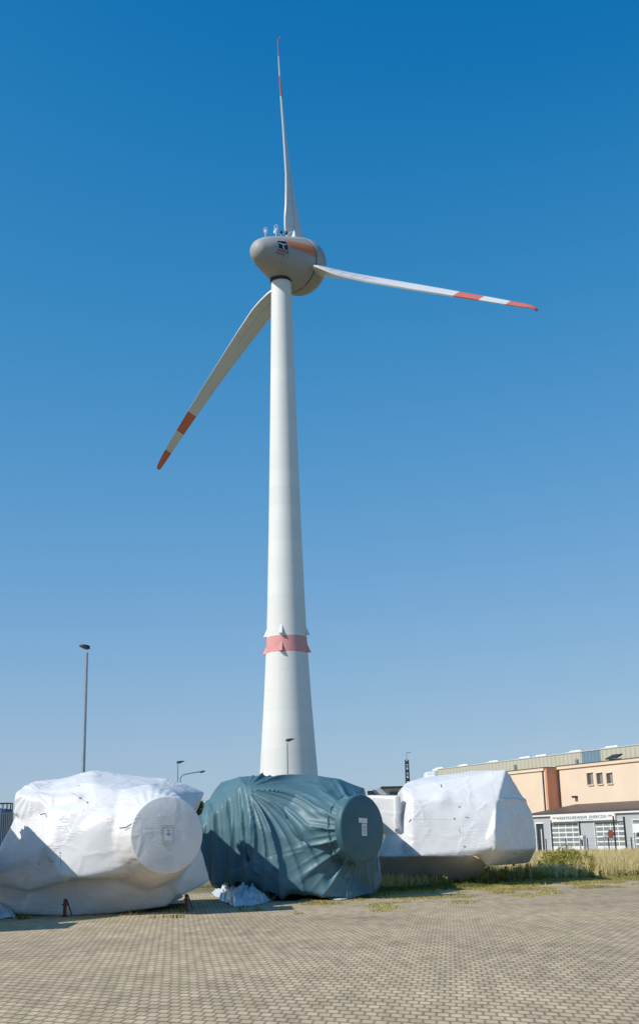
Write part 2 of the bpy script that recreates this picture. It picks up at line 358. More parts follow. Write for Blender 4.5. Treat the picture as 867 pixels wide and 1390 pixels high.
# hatch outline under the nose and shell joints
for a, b in (((-12.6, 118), (-12.6, 140)), ((-12.6, 140), (-9.9, 134)), ((-12.6, 118), (-9.9, 116)), ((-9.9, 116), (-9.9, 134))):
    strip([a, b], .035, 'shell_joint', M['seam'], .02)
strip([(-14.5 + i * .6, 50 - i * .15) for i in range(20)], .022, 'shell_joint', M['seam'], .02)
strip([(-9.25, d) for d in range(20, 118, 3)], .022, 'shell_joint', M['seam'], .02)
# roof gear: two wire cages, a beacon cluster, a white cone
def top(t_, deg=0): return npt(t_, deg, 0)
for t_, dg, hgt in ((-10.9, -8, 2.7), (-8.6, 6, 3.0)):
    p = top(t_, dg); mb = MB(); r = .42; zb = 1.0
    mb.tube([p, p + Vector((0, 0, zb + .4))], .07, 6)
    for k in range(6):
        an = PI / 3 * k; e = Vector((math.cos(an), math.sin(an), 0)) * r
        mb.tube([p + Vector((0, 0, zb)), p + e + Vector((0, 0, zb + .35)), p + e + Vector((0, 0, hgt - .35)), p + Vector((0, 0, hgt))], .022, 5)
    for zz in (zb + .35, (zb + hgt) / 2, hgt - .35):
        mb.tube([p + Vector((math.cos(PI / 6 * k) * r, math.sin(PI / 6 * k) * r, zz)) for k in range(13)], .022, 5)
    mb.tube([p + Vector((0, 0, zb + .3)), p + Vector((0, 0, zb + .5)), p + Vector((0, 0, zb + 1.0))], [.05, .2, .16], 8)
    mb.build('lightning_cage', M['white'], turb)
p = top(-7.0, 5); mb = MB()
mb.tube([p, p + Vector((0, 0, 1.0))], .09, 6); mb.tube([p + Vector((-1.3, -.3, .75)), p + Vector((1.3, .3, .9))], .08, 6)
mb.tube([p + AX * 1.5, p + AX * 1.5 + Vector((.5, .4, 1.5)), p + AX * 1.5 + Vector((1.4, .9, 2.3))], .08, 6)
mb.build('sensor_frame', M['white'], turb)
for dx, mt in ((-1.2, 'white'), (0, 'dark'), (1.15, 'dark')):
    q = p + Vector((dx, dx * .23, .8)); mb = MB(); mb.lathe([(0, .01), (.02, .34), (.5, .36), (.72, .22), (.78, .01)], q, (0, 0, 1), 14); mb.build('beacon', M[mt], turb, True)
p = top(-3.5, 12); mb = MB(); mb.lathe([(-.2, .6), (.4, .45), (1.3, .2), (1.7, .02)], p, (0, 0, 1), 16); mb.build('vent_cone', M['white'], turb, True)
# blades
def blade(k):
    an = th0 + k * 2 * PI / 3
    D = V_ * math.cos(an) + U * math.sin(an)                   # outward
    T = -V_ * math.sin(an) + U * math.cos(an)                  # clockwise seen from behind = towards the trailing edge
    CHD = [(4.2, 2.3), (5.2, 3.6), (6.5, 4.6), (8.5, 5.3), (11, 5.4), (14, 5.1), (18, 4.5), (22, 4.0), (28, 3.4), (35, 2.9), (43, 2.4), (51, 1.95), (57, 1.6), (60, 1.2), (61.2, .7)]
    TWS = [(4, 98), (8, 93), (10, 88), (14, 77), (22, 65), (35, 56), (50, 52), (61, 50)]
    THK = [(4.2, .62), (6.5, .45), (9, .36), (14, .28), (22, .22), (35, .18), (61, .14)]
    rs = [4.2, 4.7, 5.2, 5.8, 6.5, 7.4, 8.5, 9.7, 11, 12.5, 14, 16, 18, 20, 22, 25, 28, 31.5, 35, 39, 43.5, 43.5, 49.3, 49.3, 52, 55.2, 55.2, 57, 58.5, 60, 60.8, 61.2]
    n = 36; vs = []; ring = []
    for i, r in enumerate(rs):
        c_ = interp(CHD, r); tw_ = math.radians(interp(TWS, r)); tk = interp(THK, r) * c_
        ch = T * math.cos(tw_) - AX * math.sin(tw_)           # leading -> trailing, trailing edge turned downwind
        nn = T * math.sin(tw_) + AX * math.cos(tw_)
        curve = AX * (-1.2 * (r / 61) * (1 - r / 61) * 4 * .6 + 1.9 * (r / 61) ** 2) + nn * (max(0, r - 60.4) * .8)
        cen = HC + D * r + curve
        for j in range(n):
            a = 2 * PI * j / n; x = .5 * (1 - math.cos(a)); sg = 1 if a < PI else -1
            yt = 5 * (.2969 * math.sqrt(max(x, 0)) - .126 * x - .3516 * x * x + .2843 * x ** 3 - .1015 * x ** 4) * tk + x * (.17 if r < 40 else .17 - .11 * (r - 40) / 21)
            xx = (x - .28) * c_
            cam_ = (.03 * c_) * math.sin(PI * x)
            vs.append(cen + ch * xx + nn * (sg * yt + cam_))
    fs = []; mi = []
    for i in range(len(rs) - 1):
        rm = (rs[i] + rs[i + 1]) / 2
        if rs[i + 1] - rs[i] < .01: continue
        for j in range(n):
            fs.append((i * n + j, i * n + (j + 1) % n, (i + 1) * n + (j + 1) % n, (i + 1) * n + j)); mi.append(1 if (rm > 55.2 or 43.5 < rm < 49.3) else 0)
    fs.append(tuple(range(n))); mi.append(0); fs.append(tuple((len(rs) - 1) * n + j for j in range(n))); mi.append(1)
    me = bpy.data.meshes.new('blade'); me.from_pydata([tuple(v) for v in vs], [], fs); me.polygons.foreach_set('material_index', mi)
    bm = bmesh.new(); bm.from_mesh(me); bmesh.ops.remove_doubles(bm, verts=bm.verts, dist=.001); bmesh.ops.recalc_face_normals(bm, faces=bm.faces)
    for f in bm.faces: f.smooth = True
    for e in bm.edges:
        if len(e.link_faces) == 2 and e.calc_face_angle(0) > math.radians(55): e.smooth = False
    bm.to_mesh(me); bm.free()
    bl = link('blade', me, [M['blade'], M['bladered']], turb)
    # trailing edge panel joints
    mb = MB()
    SD = 1 if k == 0 else -1
    def sp(r, x):
        side = SD
        c_ = interp(CHD, r); tw_ = math.radians(interp(TWS, r)); tk = interp(THK, r) * c_
        ch = T * math.cos(tw_) - AX * math.sin(tw_); nn = T * math.sin(tw_) + AX * math.cos(tw_)
        yt = 5 * (.2969 * math.sqrt(x) - .126 * x - .3516 * x * x + .2843 * x ** 3 - .1015 * x ** 4) * tk + x * .17
        curve = AX * (-1.2 * (r / 61) * (1 - r / 61) * 4 * .6 + 1.9 * (r / 61) ** 2)
        return HC + D * r + curve + ch * ((x - .28) * c_) + nn * (side * yt + .03 * c_ * math.sin(PI * x) + side * .03)
    rr = [6.5 + i * .8 for i in range(22)]
    for a, b in zip(rr, rr[1:]): mb.tube([sp(a, .60), sp(b, .60)], .022, 4)
    for r in (9, 12, 15, 18, 21): mb.tube([sp(r, .60 + .04 * i) for i in range(10)], .018, 4)
    mb.build('panel_joint', M['joint'], bl)
for k in range(3): blade(k)

# ------------------------------------------------------------------ wrapped machines
def hull_bm(bm, pts):
    vs = [bm.verts.new(p) for p in pts]
    r = bmesh.ops.convex_hull(bm, input=vs)
    junk = {e for e in r['geom_interior'] + r['geom_unused'] if isinstance(e, bmesh.types.BMVert)}
    for v in junk:
        if v.is_valid and not v.link_faces: bm.verts.remove(v)
def wrap(hulls, voxel=.05, smooth=14, fac=.5):
    bm = bmesh.new()
    for h in hulls:
        b2 = bmesh.new(); hull_bm(b2, h); me = bpy.data.meshes.new('t'); b2.to_mesh(me); b2.free(); bm.from_mesh(me); bpy.data.meshes.remove(me)
    me = bpy.data.meshes.new('t'); bm.to_mesh(me); bm.free(); o = bpy.data.objects.new('t', me); COL.objects.link(o)
    md = o.modifiers.new('r', 'REMESH'); md.mode = 'VOXEL'; md.voxel_size = voxel
    ms = o.modifiers.new('s', 'SMOOTH'); ms.factor = fac; ms.iterations = smooth
    dg = bpy.context.evaluated_depsgraph_get(); out = bpy.data.meshes.new_from_object(o.evaluated_get(dg))
    bpy.data.objects.remove(o); return out
def get(me):
    n = len(me.vertices); a = np.empty(n * 3); me.vertices.foreach_get('co', a); b = np.empty(n * 3); me.vertices.foreach_get('normal', b)
    return a.reshape(-1, 3), b.reshape(-1, 3)
def put(me, a): me.vertices.foreach_set('co', a.ravel()); me.update(); me.polygons.foreach_set('use_smooth', [True] * len(me.polygons))
def pn(P, s, seed=0):
    return np.array([noise.noise(Vector((x * s + seed, y * s, z * s))) for x, y, z in P])
def A(L): return [at(*p) for p in L]
def back(L, dy, inset=1.0):
    # mirrored far side at dy further away, same height and lateral place
    return [Vector((p.x, p.y + dy, p.z)) for p in L]
def disc(name, c, nrm, r, dep, mt, parent, origin, soft=.05, n=64):
    nrm = Vector(nrm).normalized(); mb = MB()
    prof = [(-dep, r * .99), (-soft, r), (-.3 * soft, r - .25 * soft), (0, r - soft), (.02, r * .5), (.025, .01)]
    mb.lathe([(-dep, .01)] + prof, Vector(c) - Vector(origin), nrm, n)
    return mb.build(name, mt, parent, True, ang=60)
def card(name, c, nrm, wd, ht, mt, parent, origin, roll=0, off=.0, th=.008):
    nrm = Vector(nrm).normalized(); uz = Vector((0, 0, 1)); s_ = uz.cross(nrm).normalized(); v_ = nrm.cross(s_)
    M4 = Matrix((s_, v_, nrm)).transposed().to_4x4(); M4.translation = Vector(c) - Vector(origin) + nrm * off
    M4 = M4 @ Matrix.Rotation(math.radians(roll), 4, 'Z')
    mb = MB(); mb.box((-wd / 2, -ht / 2, 0), (wd / 2, ht / 2, th), M_=M4); return mb.build(name, mt, parent)

# --- left machine, white film
O1 = gnd(125, 1243)
def left_machine(label, group):
    root = empty('wrapped_machine', (O1.x, O1.y, 0), 0, label, 'wrapped machine', group)
    front = A([(66, 1098, 39.9), (58, 1150, 39.3), (84, 1190, 39.0), (118, 1192, 38.9), (190, 1168, 38.9), (150, 1110, 39.0), (196, 1090, 39.6), (240, 1172, 39.3), (262, 1135, 41), (245, 1190, 40.4)])
    top_ = A([(50, 1068, 41.6), (62, 1062, 41.8), (126, 1048, 42), (185, 1053, 42.4), (222, 1056, 42.8), (60, 1080, 40.4), (126, 1062, 40.5), (200, 1070, 40.8)])
    bk = back(A([(60, 1100, 41), (60, 1190, 41), (128, 1065, 41), (215, 1075, 41), (250, 1180, 41)]), 6.2)
    H = [front + top_ + bk]
    H.append(A([(20, 1077, 40.8), (19, 1106, 40.8), (30, 1070, 41.5), (46, 1059, 42), (66, 1061, 42), (84, 1057, 42), (118, 1053, 42), (37, 1110, 40.4), (48, 1085, 40.2), (66, 1120, 40.0), (110, 1080, 39.9), (100, 1130, 39.5)]) + back(A([(24, 1080, 41), (24, 1104, 41)]), 2.5))
    H.append(A([(23, 1106, 41.2), (45, 1090, 40.5), (66, 1100, 40.1), (62, 1150, 39.35), (0, 1150, 41.0), (-22, 1190, 41.0), (42, 1210, 39.9), (92, 1196, 39.1), (84, 1185, 39.05), (-18, 1198, 41)]) + back(A([(20, 1115, 41.5), (-15, 1190, 41)]), 2.8))
    H.append(A([(70, 1190, 39.9), (190, 1192, 39.9), (240, 1185, 40.4), (250, 1204, 41.0), (225, 1231, 40.8), (100, 1246, 40.1), (40, 1200, 40.2), (84, 1247, 40.1), (30, 1240, 40.2)]) + back(A([(90, 1240, 40), (235, 1225, 40)]), 3.2))
    H.append(A([(-20, 1190, 41.4), (60, 1200, 40.3), (24, 1241, 40.3), (86, 1246, 40.3), (-25, 1236, 41.8), (10, 1240, 41.0)]) + back(A([(20, 1235, 41)]), 2.5))
    H.append(A([(222, 1056, 42.6), (250, 1064, 43), (279, 1075, 43.6), (264, 1110, 43), (235, 1120, 41), (215, 1075, 41.2), (200, 1065, 42)]) + back(A([(250, 1070, 43), (225, 1065, 43)]), 3.2))
    H.append(A([(264, 1120, 41.3), (284, 1193, 42.2), (286, 1197, 42.2), (245, 1218, 41), (225, 1190, 40), (240, 1130, 40.4), (262, 1150, 41.5)]) + back(A([(255, 1140, 42), (270, 1195, 42)]), 1.2))
    # neck behind the round end
    cd = at(227, 1133, 38.55); nd = Vector((math.sin(math.radians(24)), -math.cos(math.radians(24)), .02)).normalized()
    s_ = Vector((0, 0, 1)).cross(nd).normalized(); v_ = nd.cross(s_)
    H.append([cd - nd * .06 + (s_ * math.cos(a) + v_ * math.sin(a)) * 1.10 for a in [i * PI / 12 for i in range(24)]] + [cd - nd * 2.2 + (s_ * math.cos(a) + v_ * math.sin(a)) * 1.7 for a in [i * PI / 6 for i in range(12)]])
    me = wrap(H, .055, 16, .5); P, Nn = get(me)
    # film tension: pulls toward tie points, sags, crinkles
    d = .028 * pn(P, .7) + .008 * pn(P, 2.2, 9)
    q = P.copy(); q[:, 2] *= 4; d += .010 * pn(q, 2.0, 3) * (pn(P, .7, 5) > -.05)
    for (px, py, Y, rad, amp) in ((44, 1067, 41.2, .3, .10), (36, 1105, 40.3, .4, .05), (150, 1118, 39, .8, .07), (84, 1196, 39, .5, .06), (130, 1050, 41.8, .9, .06)):
        a0 = np.array(at(px, py, Y)); dd = np.linalg.norm(P - a0, axis=1); d += amp * np.exp(-(dd / rad) ** 2)
    # radial tension folds from the upper left tie
    a0 = np.array(at(45, 1073, 40.6)); v = P - a0; rr = np.hypot(v[:, 0], v[:, 2]) + 1e-6; an = np.arctan2(v[:, 2], v[:, 0])
    d += .014 * np.sin(an * 16 + 1) * np.exp(-((rr - .5) / .5) ** 2) * (P[:, 1] < 42)
    # wrinkles above the round end
    c3 = np.array(cd); v = P - c3; rr = np.hypot(v[:, 0], v[:, 2]); an = np.arctan2(v[:, 2], v[:, 0])
    d += .014 * np.sin(an * 38) * np.exp(-((rr - 1.35) / .22) ** 2) * (P[:, 1] < 41) * (v[:, 2] > .4)
    P2 = P + Nn * d[:, None] - np.array(root.location); P2[:, 2] = np.maximum(P2[:, 2], .012)
    put(me, P2); link('film_wrap', me, M['film'], root)
    o = root.location
    dc = disc('end_cover', cd, nd, 1.135, .55, M['film'], root, o, .03)
    po = card('document_pouch', cd + Vector((.0, 0, 0)), nd, .40, .56, M['sheet'], dc, o, 0, .028, .006)
    card('label_sheet', cd + Vector((.03, 0, .0)), nd, .24, .34, M['paper'], dc, o, 0, .036)
    for i, (zz, ww) in enumerate(((.1, .1), (.05, .06), (.0, .14), (-.03, .1))): card('print_line', cd + Vector((.03, 0, zz + .02)), nd, ww, .018, M['ink'], dc, o, 0, .046, .003)
    for (x, y, Y, h) in ((88, 1246, 39.35, .62), (253, 1232, 40.9, .62)):
        g = at(x, y, Y); mb = MB(); gx = g - o; gx.z = 0
        mb.box((gx.x - .09, gx.y - .09, 0), (gx.x + .09, gx.y + .09, .02)); mb.box((gx.x - .045, gx.y - .045, .02), (gx.x + .045, gx.y + .045, h * .85)); mb.box((gx.x - .08, gx.y - .08, h * .55), (gx.x + .08, gx.y + .08, h * .62))
        mb.tube([(gx.x + .05, gx.y, h * .8), (gx.x + .2, gx.y + .1, .05)], .02, 6)
        mb.build('support_leg', M['steel_red'], root)
    # timber the machine rests on, under the lifted hem
    for (x, y, Y) in ((150, 1240, 41.8), (215, 1236, 42.6)):
        g = gnd(x, y) ; g.y = Y; g = g - o; mb = MB(); mb.box((g.x - .8, g.y - .1, 0.0), (g.x + .8, g.y + .1, .16)); mb.build('timber_block', M['wood'], root)
    for (x, y, Y, wd, rl) in ((55, 1105, 39.55, .09, 20), (112, 1115, 38.9, .05, -30), (170, 1125, 38.85, .2, 35)):
        pass
    return root
from mathutils.bvhtree import BVHTree
def surf(o_, px, py, off=.006):
    # point on the surface of mesh object o_ (child of an empty at a location) under a picture point
    if not hasattr(surf, 'c'): surf.c = {}
    me = o_.data
    if me.name not in surf.c:
        surf.c[me.name] = BVHTree.FromPolygons([v.co.copy() for v in me.vertices], [tuple(p.vertices) for p in me.polygons])
    org = Vector((0, 0, CH)) - o_.parent.location; h = surf.c[me.name].ray_cast(org, ray(px, py).normalized())
    return h[0] + h[1] * off if h[0] else None
def seam(o_, pts, rad, name, mt, step=1.5):
    P_ = []
    for (a, b), (c, d) in zip(pts, pts[1:]):
        n = max(1, int(math.hypot(c - a, d - b) / step))
        for i in range(n + 1): 
            q = surf(o_, a + (c - a) * i / n, b + (d - b) * i / n, rad * .4)
            if q is not None and (not P_ or ((q - P_[-1]).length > .01 and (q - P_[-1]).length < .6)): P_.append(q)
    if len(P_) < 2: return
    mb = MB(); mb.tube(P_, rad, 5); return mb.build(name, mt, o_, True)
def surf_patch(o_, px, py, w_, h_, name, mt):
    # small taped patch lying on the film
    c = surf(o_, px, py, .01); x_ = surf(o_, px + w_, py, .01); y_ = surf(o_, px, py - h_, .01); d = surf(o_, px + w_, py - h_, .01)
    if None in (c, x_, y_, d): return
    mb = MB(); n = (x_ - c).cross(y_ - c).normalized() * .004
    mb.add([c, x_, d, y_, c + n, x_ + n, d + n, y_ + n], [(3, 2, 1, 0), (4, 5, 6, 7), (0, 1, 5, 4), (1, 2, 6, 5), (2, 3, 7, 6), (3, 0, 4, 7)]); mb.build(name, mt, o_)
def film_of(root): return [c for c in root.children if c.name.startswith(('film_wrap', 'tarpaulin'))][0]
m1 = left_machine('white film wrapped machine with round end, left of the teal covered one', 'machines stored in a row on the paving')
fw_ = film_of(m1)
for L_, r_ in (([(55, 1106), (62, 1104), (64, 1109)], .013), ([(68, 1106), (70, 1110)], .012), ([(97, 1076), (108, 1082), (120, 1091)], .006), ([(105, 1066), (109, 1067)], .008), ([(163, 1124), (172, 1123), (181, 1117)], .014), ([(170, 1127), (180, 1122)], .010), ([(82, 1158), (83, 1176)], .006), ([(200, 1104), (194, 1108), (188, 1107)], .012), ([(53, 1170), (54, 1174)], .012), ([(178, 1150), (180, 1150)], .016), ([(48, 1064), (54, 1071)], .008)):
    seam(fw_, L_, r_, 'tear', M['ink'] if r_ > .012 else M['joint'])
for x, y in ((108, 1084), (118, 1090), (81, 1158), (178, 1150), (70, 1170)): surf_patch(fw_, x, y, 2.2, 1.4, 'tape_patch', M['joint'])
# its neighbour, mostly outside the picture, throws the shadow on its left side
m0 = m1.copy(); COL.objects.link(m0); m0['label'] = 'white film wrapped machine beyond the left picture edge, shading its neighbour'
m0.location = (m1.location.x - 5.8, m1.location.y - 6.3, 0)
for ch in [c for c in m1.children]:
    c_ = ch.copy(); COL.objects.link(c_); c_.parent = m0
    for g in [g for g in ch.children if not g.name.startswith(('tear', 'tape'))]:
        e = g.copy(); COL.objects.link(e); e.parent = c_

# --- middle machine, teal tarpaulin
def teal_machine():
    o = gnd(400, 1224); o.z = 0
    root = empty('covered_machine', o, 0, 'machine under a folded dark teal tarpaulin between the two white wrapped ones', 'covered machine', 'machines stored in a row on the paving')
    def A(L_): return [at(x, y, Y - 3.1) for x, y, Y in L_]
    def at_(x, y, Y): return at(x, y, Y - 3.1)
    H = []
    H.append(A([(330, 1066, 50.2), (322, 1054, 51), (360, 1054, 51.3), (430, 1055, 51.6), (462, 1057, 52), (495, 1069, 53), (500, 1090, 53.2), (440, 1080, 50), (470, 1100, 49.8), (340, 1120, 49.4), (345, 1185, 49.2), (440, 1160, 49.0), (470, 1190, 49.3), (400, 1200, 49.1), (505, 1180, 51)]) +
             back(A([(330, 1060, 51), (430, 1060, 51), (330, 1190, 51), (490, 1190, 52), (490, 1075, 52)]), 6.5))
    H.append(A([(322, 1055, 51.5), (300, 1062, 52.5), (290, 1075, 52), (272, 1110, 51.6), (268, 1132, 51.2), (282, 1180, 50.9), (288, 1202, 50.7), (332, 1062, 50.3), (336, 1192, 49.8), (336, 1120, 49.9)]) + back(A([(300, 1066, 52), (275, 1130, 52), (300, 1190, 52)]), 2.5))
    H.append(A([(300, 1190, 50.6), (340, 1192, 49.5), (400, 1207, 48.9), (440, 1215, 48.9), (480, 1220, 49.3), (508, 1210, 50.4), (515, 1194, 51.4), (512, 1160, 51.4), (345, 1170, 49.2), (440, 1150, 49.0), (370, 1212, 49.2)]) + back(A([(320, 1190, 50), (500, 1205, 51)]), 3))
    cd = at_(492.5, 1124, 48.9); nd = Vector((math.sin(math.radians(47)), -math.cos(math.radians(47)), .03)).normalized()
    s_ = Vector((0, 0, 1)).cross(nd).normalized(); v_ = nd.cross(s_)
    H.append([cd - nd * .15 + (s_ * math.cos(a) + v_ * math.sin(a)) * 1.14 for a in [i * PI / 12 for i in range(24)]] + [cd - nd * .75 + (s_ * math.cos(a) + v_ * math.sin(a)) * 1.16 for a in [i * PI / 12 for i in range(24)]])
    H.append([cd - nd * .7 + (s_ * math.cos(a) + v_ * math.sin(a)) * .98 for a in [i * PI / 12 for i in range(24)]] + [cd - nd * 3.2 + (s_ * math.cos(a) + v_ * math.sin(a)) * 1.75 for a in [i * PI / 6 for i in range(12)]])
    H.append([p for p in A([(470, 1160, 49.4), (512, 1155, 50.0), (508, 1208, 50.3), (470, 1218, 49.7), (450, 1170, 49.5)])] + back(A([(500, 1160, 50), (500, 1200, 50)]), 2))
    me = wrap(H, .042, 6, .5); P, Nn = get(me)
    a0 = np.array(at_(333, 1072, 50.0)); v = P - a0; rr = np.hypot(v[:, 0], v[:, 2]) + 1e-6; an = np.arctan2(v[:, 2], v[:, 0])
    front = np.clip((49.1 - P[:, 1]) / 1.2, 0, 1)
    def ridge(x, p=2.2): return (1 - np.abs(np.sin(x))) ** p
    nzv = pn(P, .5, 2)
    # swags from the tie to the round end: bend the fan downward with distance
    bend = an + .10 * np.clip(rr, 0, 4.5)
    right = np.clip((v[:, 0] + .1) / .5, 0, 1)
    fan = ridge(bend * 7.5 + .5 * nzv, 3) * .22 + ridge(bend * 17 + 1.3 + 1.2 * nzv, 2) * .08
    qq = rr / (rr + np.hypot(P[:, 0] - cd.x, P[:, 2] - cd.z)); wq = np.clip((qq - .5) / .22, 0, 1); wq = wq * wq * (3 - 2 * wq)
    d = fan * np.clip(rr / 1.1, 0, 1) * (1 - wq) * right * front
    # radial gathers at the collar of the round end
    c3 = np.array(cd); w2 = P - c3; sxx = w2 @ np.array(s_); vz = w2 @ np.array(v_); r2 = np.hypot(sxx, vz); a2 = np.arctan2(vz, sxx)
    r3 = np.hypot(w2[:, 0], w2[:, 2]); a3 = np.arctan2(w2[:, 2], w2[:, 0])
    leftside = (w2[:, 0] < .1)
    g = ridge(a3 * 9 + .25 * (r3) + .8 * nzv, 2.2) * .14 + ridge(a3 * 19 + .6 * nzv, 2) * .04
    d += g * np.exp(-((r3 - 1.7) / 1.0) ** 2) * front * leftside * np.maximum(wq, (w2[:, 2] < -.3) * np.clip((-w2[:, 2] - .3) / .5, 0, 1))
    # vertical hanging folds at the left side and below the round end
    lf = np.clip((a0[0] + .35 - P[:, 0]) / .3, 0, 1) * np.clip((a0[2] + .2 - P[:, 2]) / 1.0, 0, 1)
    d += lf * (ridge(P[:, 0] * 7.3 + P[:, 1] * 2 + .8 * nzv + .5 * P[:, 2], 2) * .18 + ridge(P[:, 0] * 15 + nzv * 2, 2) * .04)
    rb = np.clip((w2[:, 0] + .9) / .3, 0, 1) * np.clip((-w2[:, 2] - .9) / .4, 0, 1)
    d += rb * (ridge((P[:, 0] - P[:, 1] * .4) * 6.5 + nzv, 2) * .12)
    d += .06 * nzv + .006 * pn(P, 2.5, 7)
    P2 = P + Nn * d[:, None]
    P2 -= np.array(o); P2[:, 2] = np.maximum(P2[:, 2], .012)
    put(me, P2); link('tarpaulin', me, M['teal'], root)
    # round end face with gathered collar rope
    dc = disc('end_cover', cd, nd, 1.19, .30, M['tealdark'], root, o, .09)
    mb = MB(); cc = cd - nd * .62 - o
    pts = [cc + (s_ * math.cos(a) + v_ * math.sin(a)) * (1.2 + .02 * math.sin(a * 23)) + nd * .03 * math.sin(a * 17) for a in [i * 2 * PI / 120 for i in range(121)]]
    mb.tube(pts, .022, 6, cap=False); mb.build('collar_rope', M['tealdark'], root)
    mb = MB()
    card('label_sheet', cd + Vector((0, 0, .26)) + nd * .0 - s_ * .03, nd, .46, .17, M['paper'], dc, o, -4, .03)
    card('label_sheet', cd + Vector((0, 0, -.06)) + s_ * .03, nd, .27, .42, M['paper'], dc, o, -3, .03)
    for i in range(6): card('print_line', cd + Vector((0, 0, .06 - i * .05)) + s_ * .03, nd, .17, .014, M['ink'], dc, o, -3, .04, .003)
    # timber blocks in the dark gap under the left hem
    for (x, Y) in ((325, 52.4), (400, 52), (470, 52)):
        g_ = at_(x, 1205, Y) - o; mb = MB(); mb.box((g_.x - .22, g_.y, 0), (g_.x + .22, g_.y + 1.2, .42)); mb.build('timber_block', M['wood'], root)
    return root
teal_machine()

# --- right machine, white film with a pointed end
def right_machine():
    o = gnd(615, 1200); o.z = 0
    root = empty('wrapped_machine', o, 0, 'white film wrapped machine with a pointed right end in front of the peach hall', 'wrapped machine', 'machines stored in a row on the paving')
    def A(L_): return [globals()['at'](x, y, Y - 2.8) for x, y, Y in L_]
    def at(x, y, Y): return globals()['at'](x, y, Y - 2.8)
    H = []
    H.append(A([(545, 1070, 58.5), (552, 1062, 59.5), (575, 1055, 60), (600, 1052, 60), (640, 1046, 60), (687, 1044.5, 59.2), (560, 1085, 57.9), (560, 1163, 57.4), (600, 1163, 57.3), (640, 1163, 57.2), (672, 1092, 57.6), (670, 1150, 57.0), (550, 1164, 57.6), (630, 1080, 57.9)]) +
             back(A([(550, 1070, 59), (560, 1160, 59), (670, 1160, 59), (640, 1055, 59), (685, 1055, 59)]), 6.5))
    H.append(A([(687, 1045, 59.2), (673, 1092, 57.6), (671, 1125, 57.0), (673, 1152, 57.0), (662, 1176, 57.9), (658, 1174, 57.9), (645, 1160, 57.3), (700, 1072, 59.6), (722, 1103, 60.3), (727, 1132, 60.4), (727, 1152, 60.3), (690, 1154, 57.9), (718, 1171, 62), (690, 1170, 61)]) + back(A([(690, 1060, 59), (718, 1110, 60), (718, 1160, 60), (660, 1160, 59)]), 2.4))
    # left box with the folded slit
    H.append(A([(498, 1079, 58.8), (541, 1079, 58.3), (500, 1132, 58.8), (541, 1132, 58.3), (538, 1131, 58.1), (538, 1083, 58.1)]) + back(A([(498, 1079, 58.5), (541, 1079, 58.5), (541, 1130, 58.5), (500, 1130, 58.5)]), 2.5))
    H.append(A([(535, 1079, 58.0), (544, 1080, 58.0), (544, 1127, 58), (535, 1127, 58)]) + back(A([(540, 1080, 58), (540, 1125, 58)]), .6))
    H.append(A([(552, 1092, 58.4), (560, 1140, 58.0), (520, 1163, 58), (510, 1158, 58.3), (535, 1138, 58.8), (545, 1105, 58.9), (590, 1163, 57.8)]) + back(A([(520, 1140, 59), (545, 1110, 59), (540, 1163, 59)]), 2.2))
    H.append(A([(577, 1047, 60.6), (592, 1046.5, 60.6), (577, 1058, 60.6), (592, 1058, 60.6)]) + back(A([(577, 1048, 60.6), (592, 1047.5, 60.6), (577, 1058, 60.6), (592, 1058, 60.6)]), 1.2))
    me = wrap(H, .055, 6, .5); P, Nn = get(me)
    nzv = pn(P, .6, 4); d = .03 * nzv + .008 * pn(P, 2.4, 8)
    q = P.copy(); q[:, 0] *= .6; d += .02 * pn(q, 4, 1) * (P[:, 0] > at(672, 1100, 58).x)
    # end face crease and small puckers
    ef = np.clip((P[:, 0] - at(675, 1100, 58).x) / .3, 0, 1); zc = at(695, 1086, 58.5).z
    d += ef * (.06 * np.exp(-((P[:, 2] - zc) / .07) ** 2) + .04 * (1 - np.abs(np.sin(P[:, 0] * 6 + P[:, 2] * .8 + nzv * 3))) ** 2 * np.exp(-((P[:, 2] - zc + .5) / .6) ** 2))
    for (px, py, rad, amp) in ((600, 1085, .35, .08), (655, 1150, .4, .05), (671, 1140, .3, .07), (628, 1110, .25, .04)):
        a0 = np.array(at(px, py, 57.8)); d += amp * np.exp(-(np.linalg.norm((P - a0) * [1, .4, 1], axis=1) / rad) ** 2)
    P2 = P + Nn * d[:, None] - np.array(o); put(me, P2); link('film_wrap', me, M['film2'], root)
    # weld seams of the film, thin raised beads
    mb = MB()
    def bead(L, r=.012):
        mb.tube([at(*p) - o for p in L], r, 5)
    # lower film round the base frame, undercut shade put into its greyer colour
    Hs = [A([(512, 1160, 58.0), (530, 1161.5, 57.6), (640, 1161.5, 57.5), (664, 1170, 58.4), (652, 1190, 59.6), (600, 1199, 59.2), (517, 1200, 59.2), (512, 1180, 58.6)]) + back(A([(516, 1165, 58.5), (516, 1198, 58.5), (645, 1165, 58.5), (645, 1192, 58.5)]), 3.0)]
    me = wrap(Hs, .07, 9, .5); P, Nn = get(me); P2 = P + Nn * (.035 * pn(P, 1.2, 3))[:, None] - np.array(o); P2[:, 2] = np.maximum(P2[:, 2], .02); put(me, P2); link('base_cover', me, M['shaded_skirt'], root)
    # belly under the pointed end, brownish
    for (x, Y) in ((560, 59.4), (630, 59.8), (690, 62.5)):
        p = at(x, 1180, Y) - o; mb = MB(); mb.box((p.x - .15, p.y, 0), (p.x + .15, p.y + 1.6, .42)); mb.build('timber_block', M['wood'], root)
    return root
m3 = right_machine()

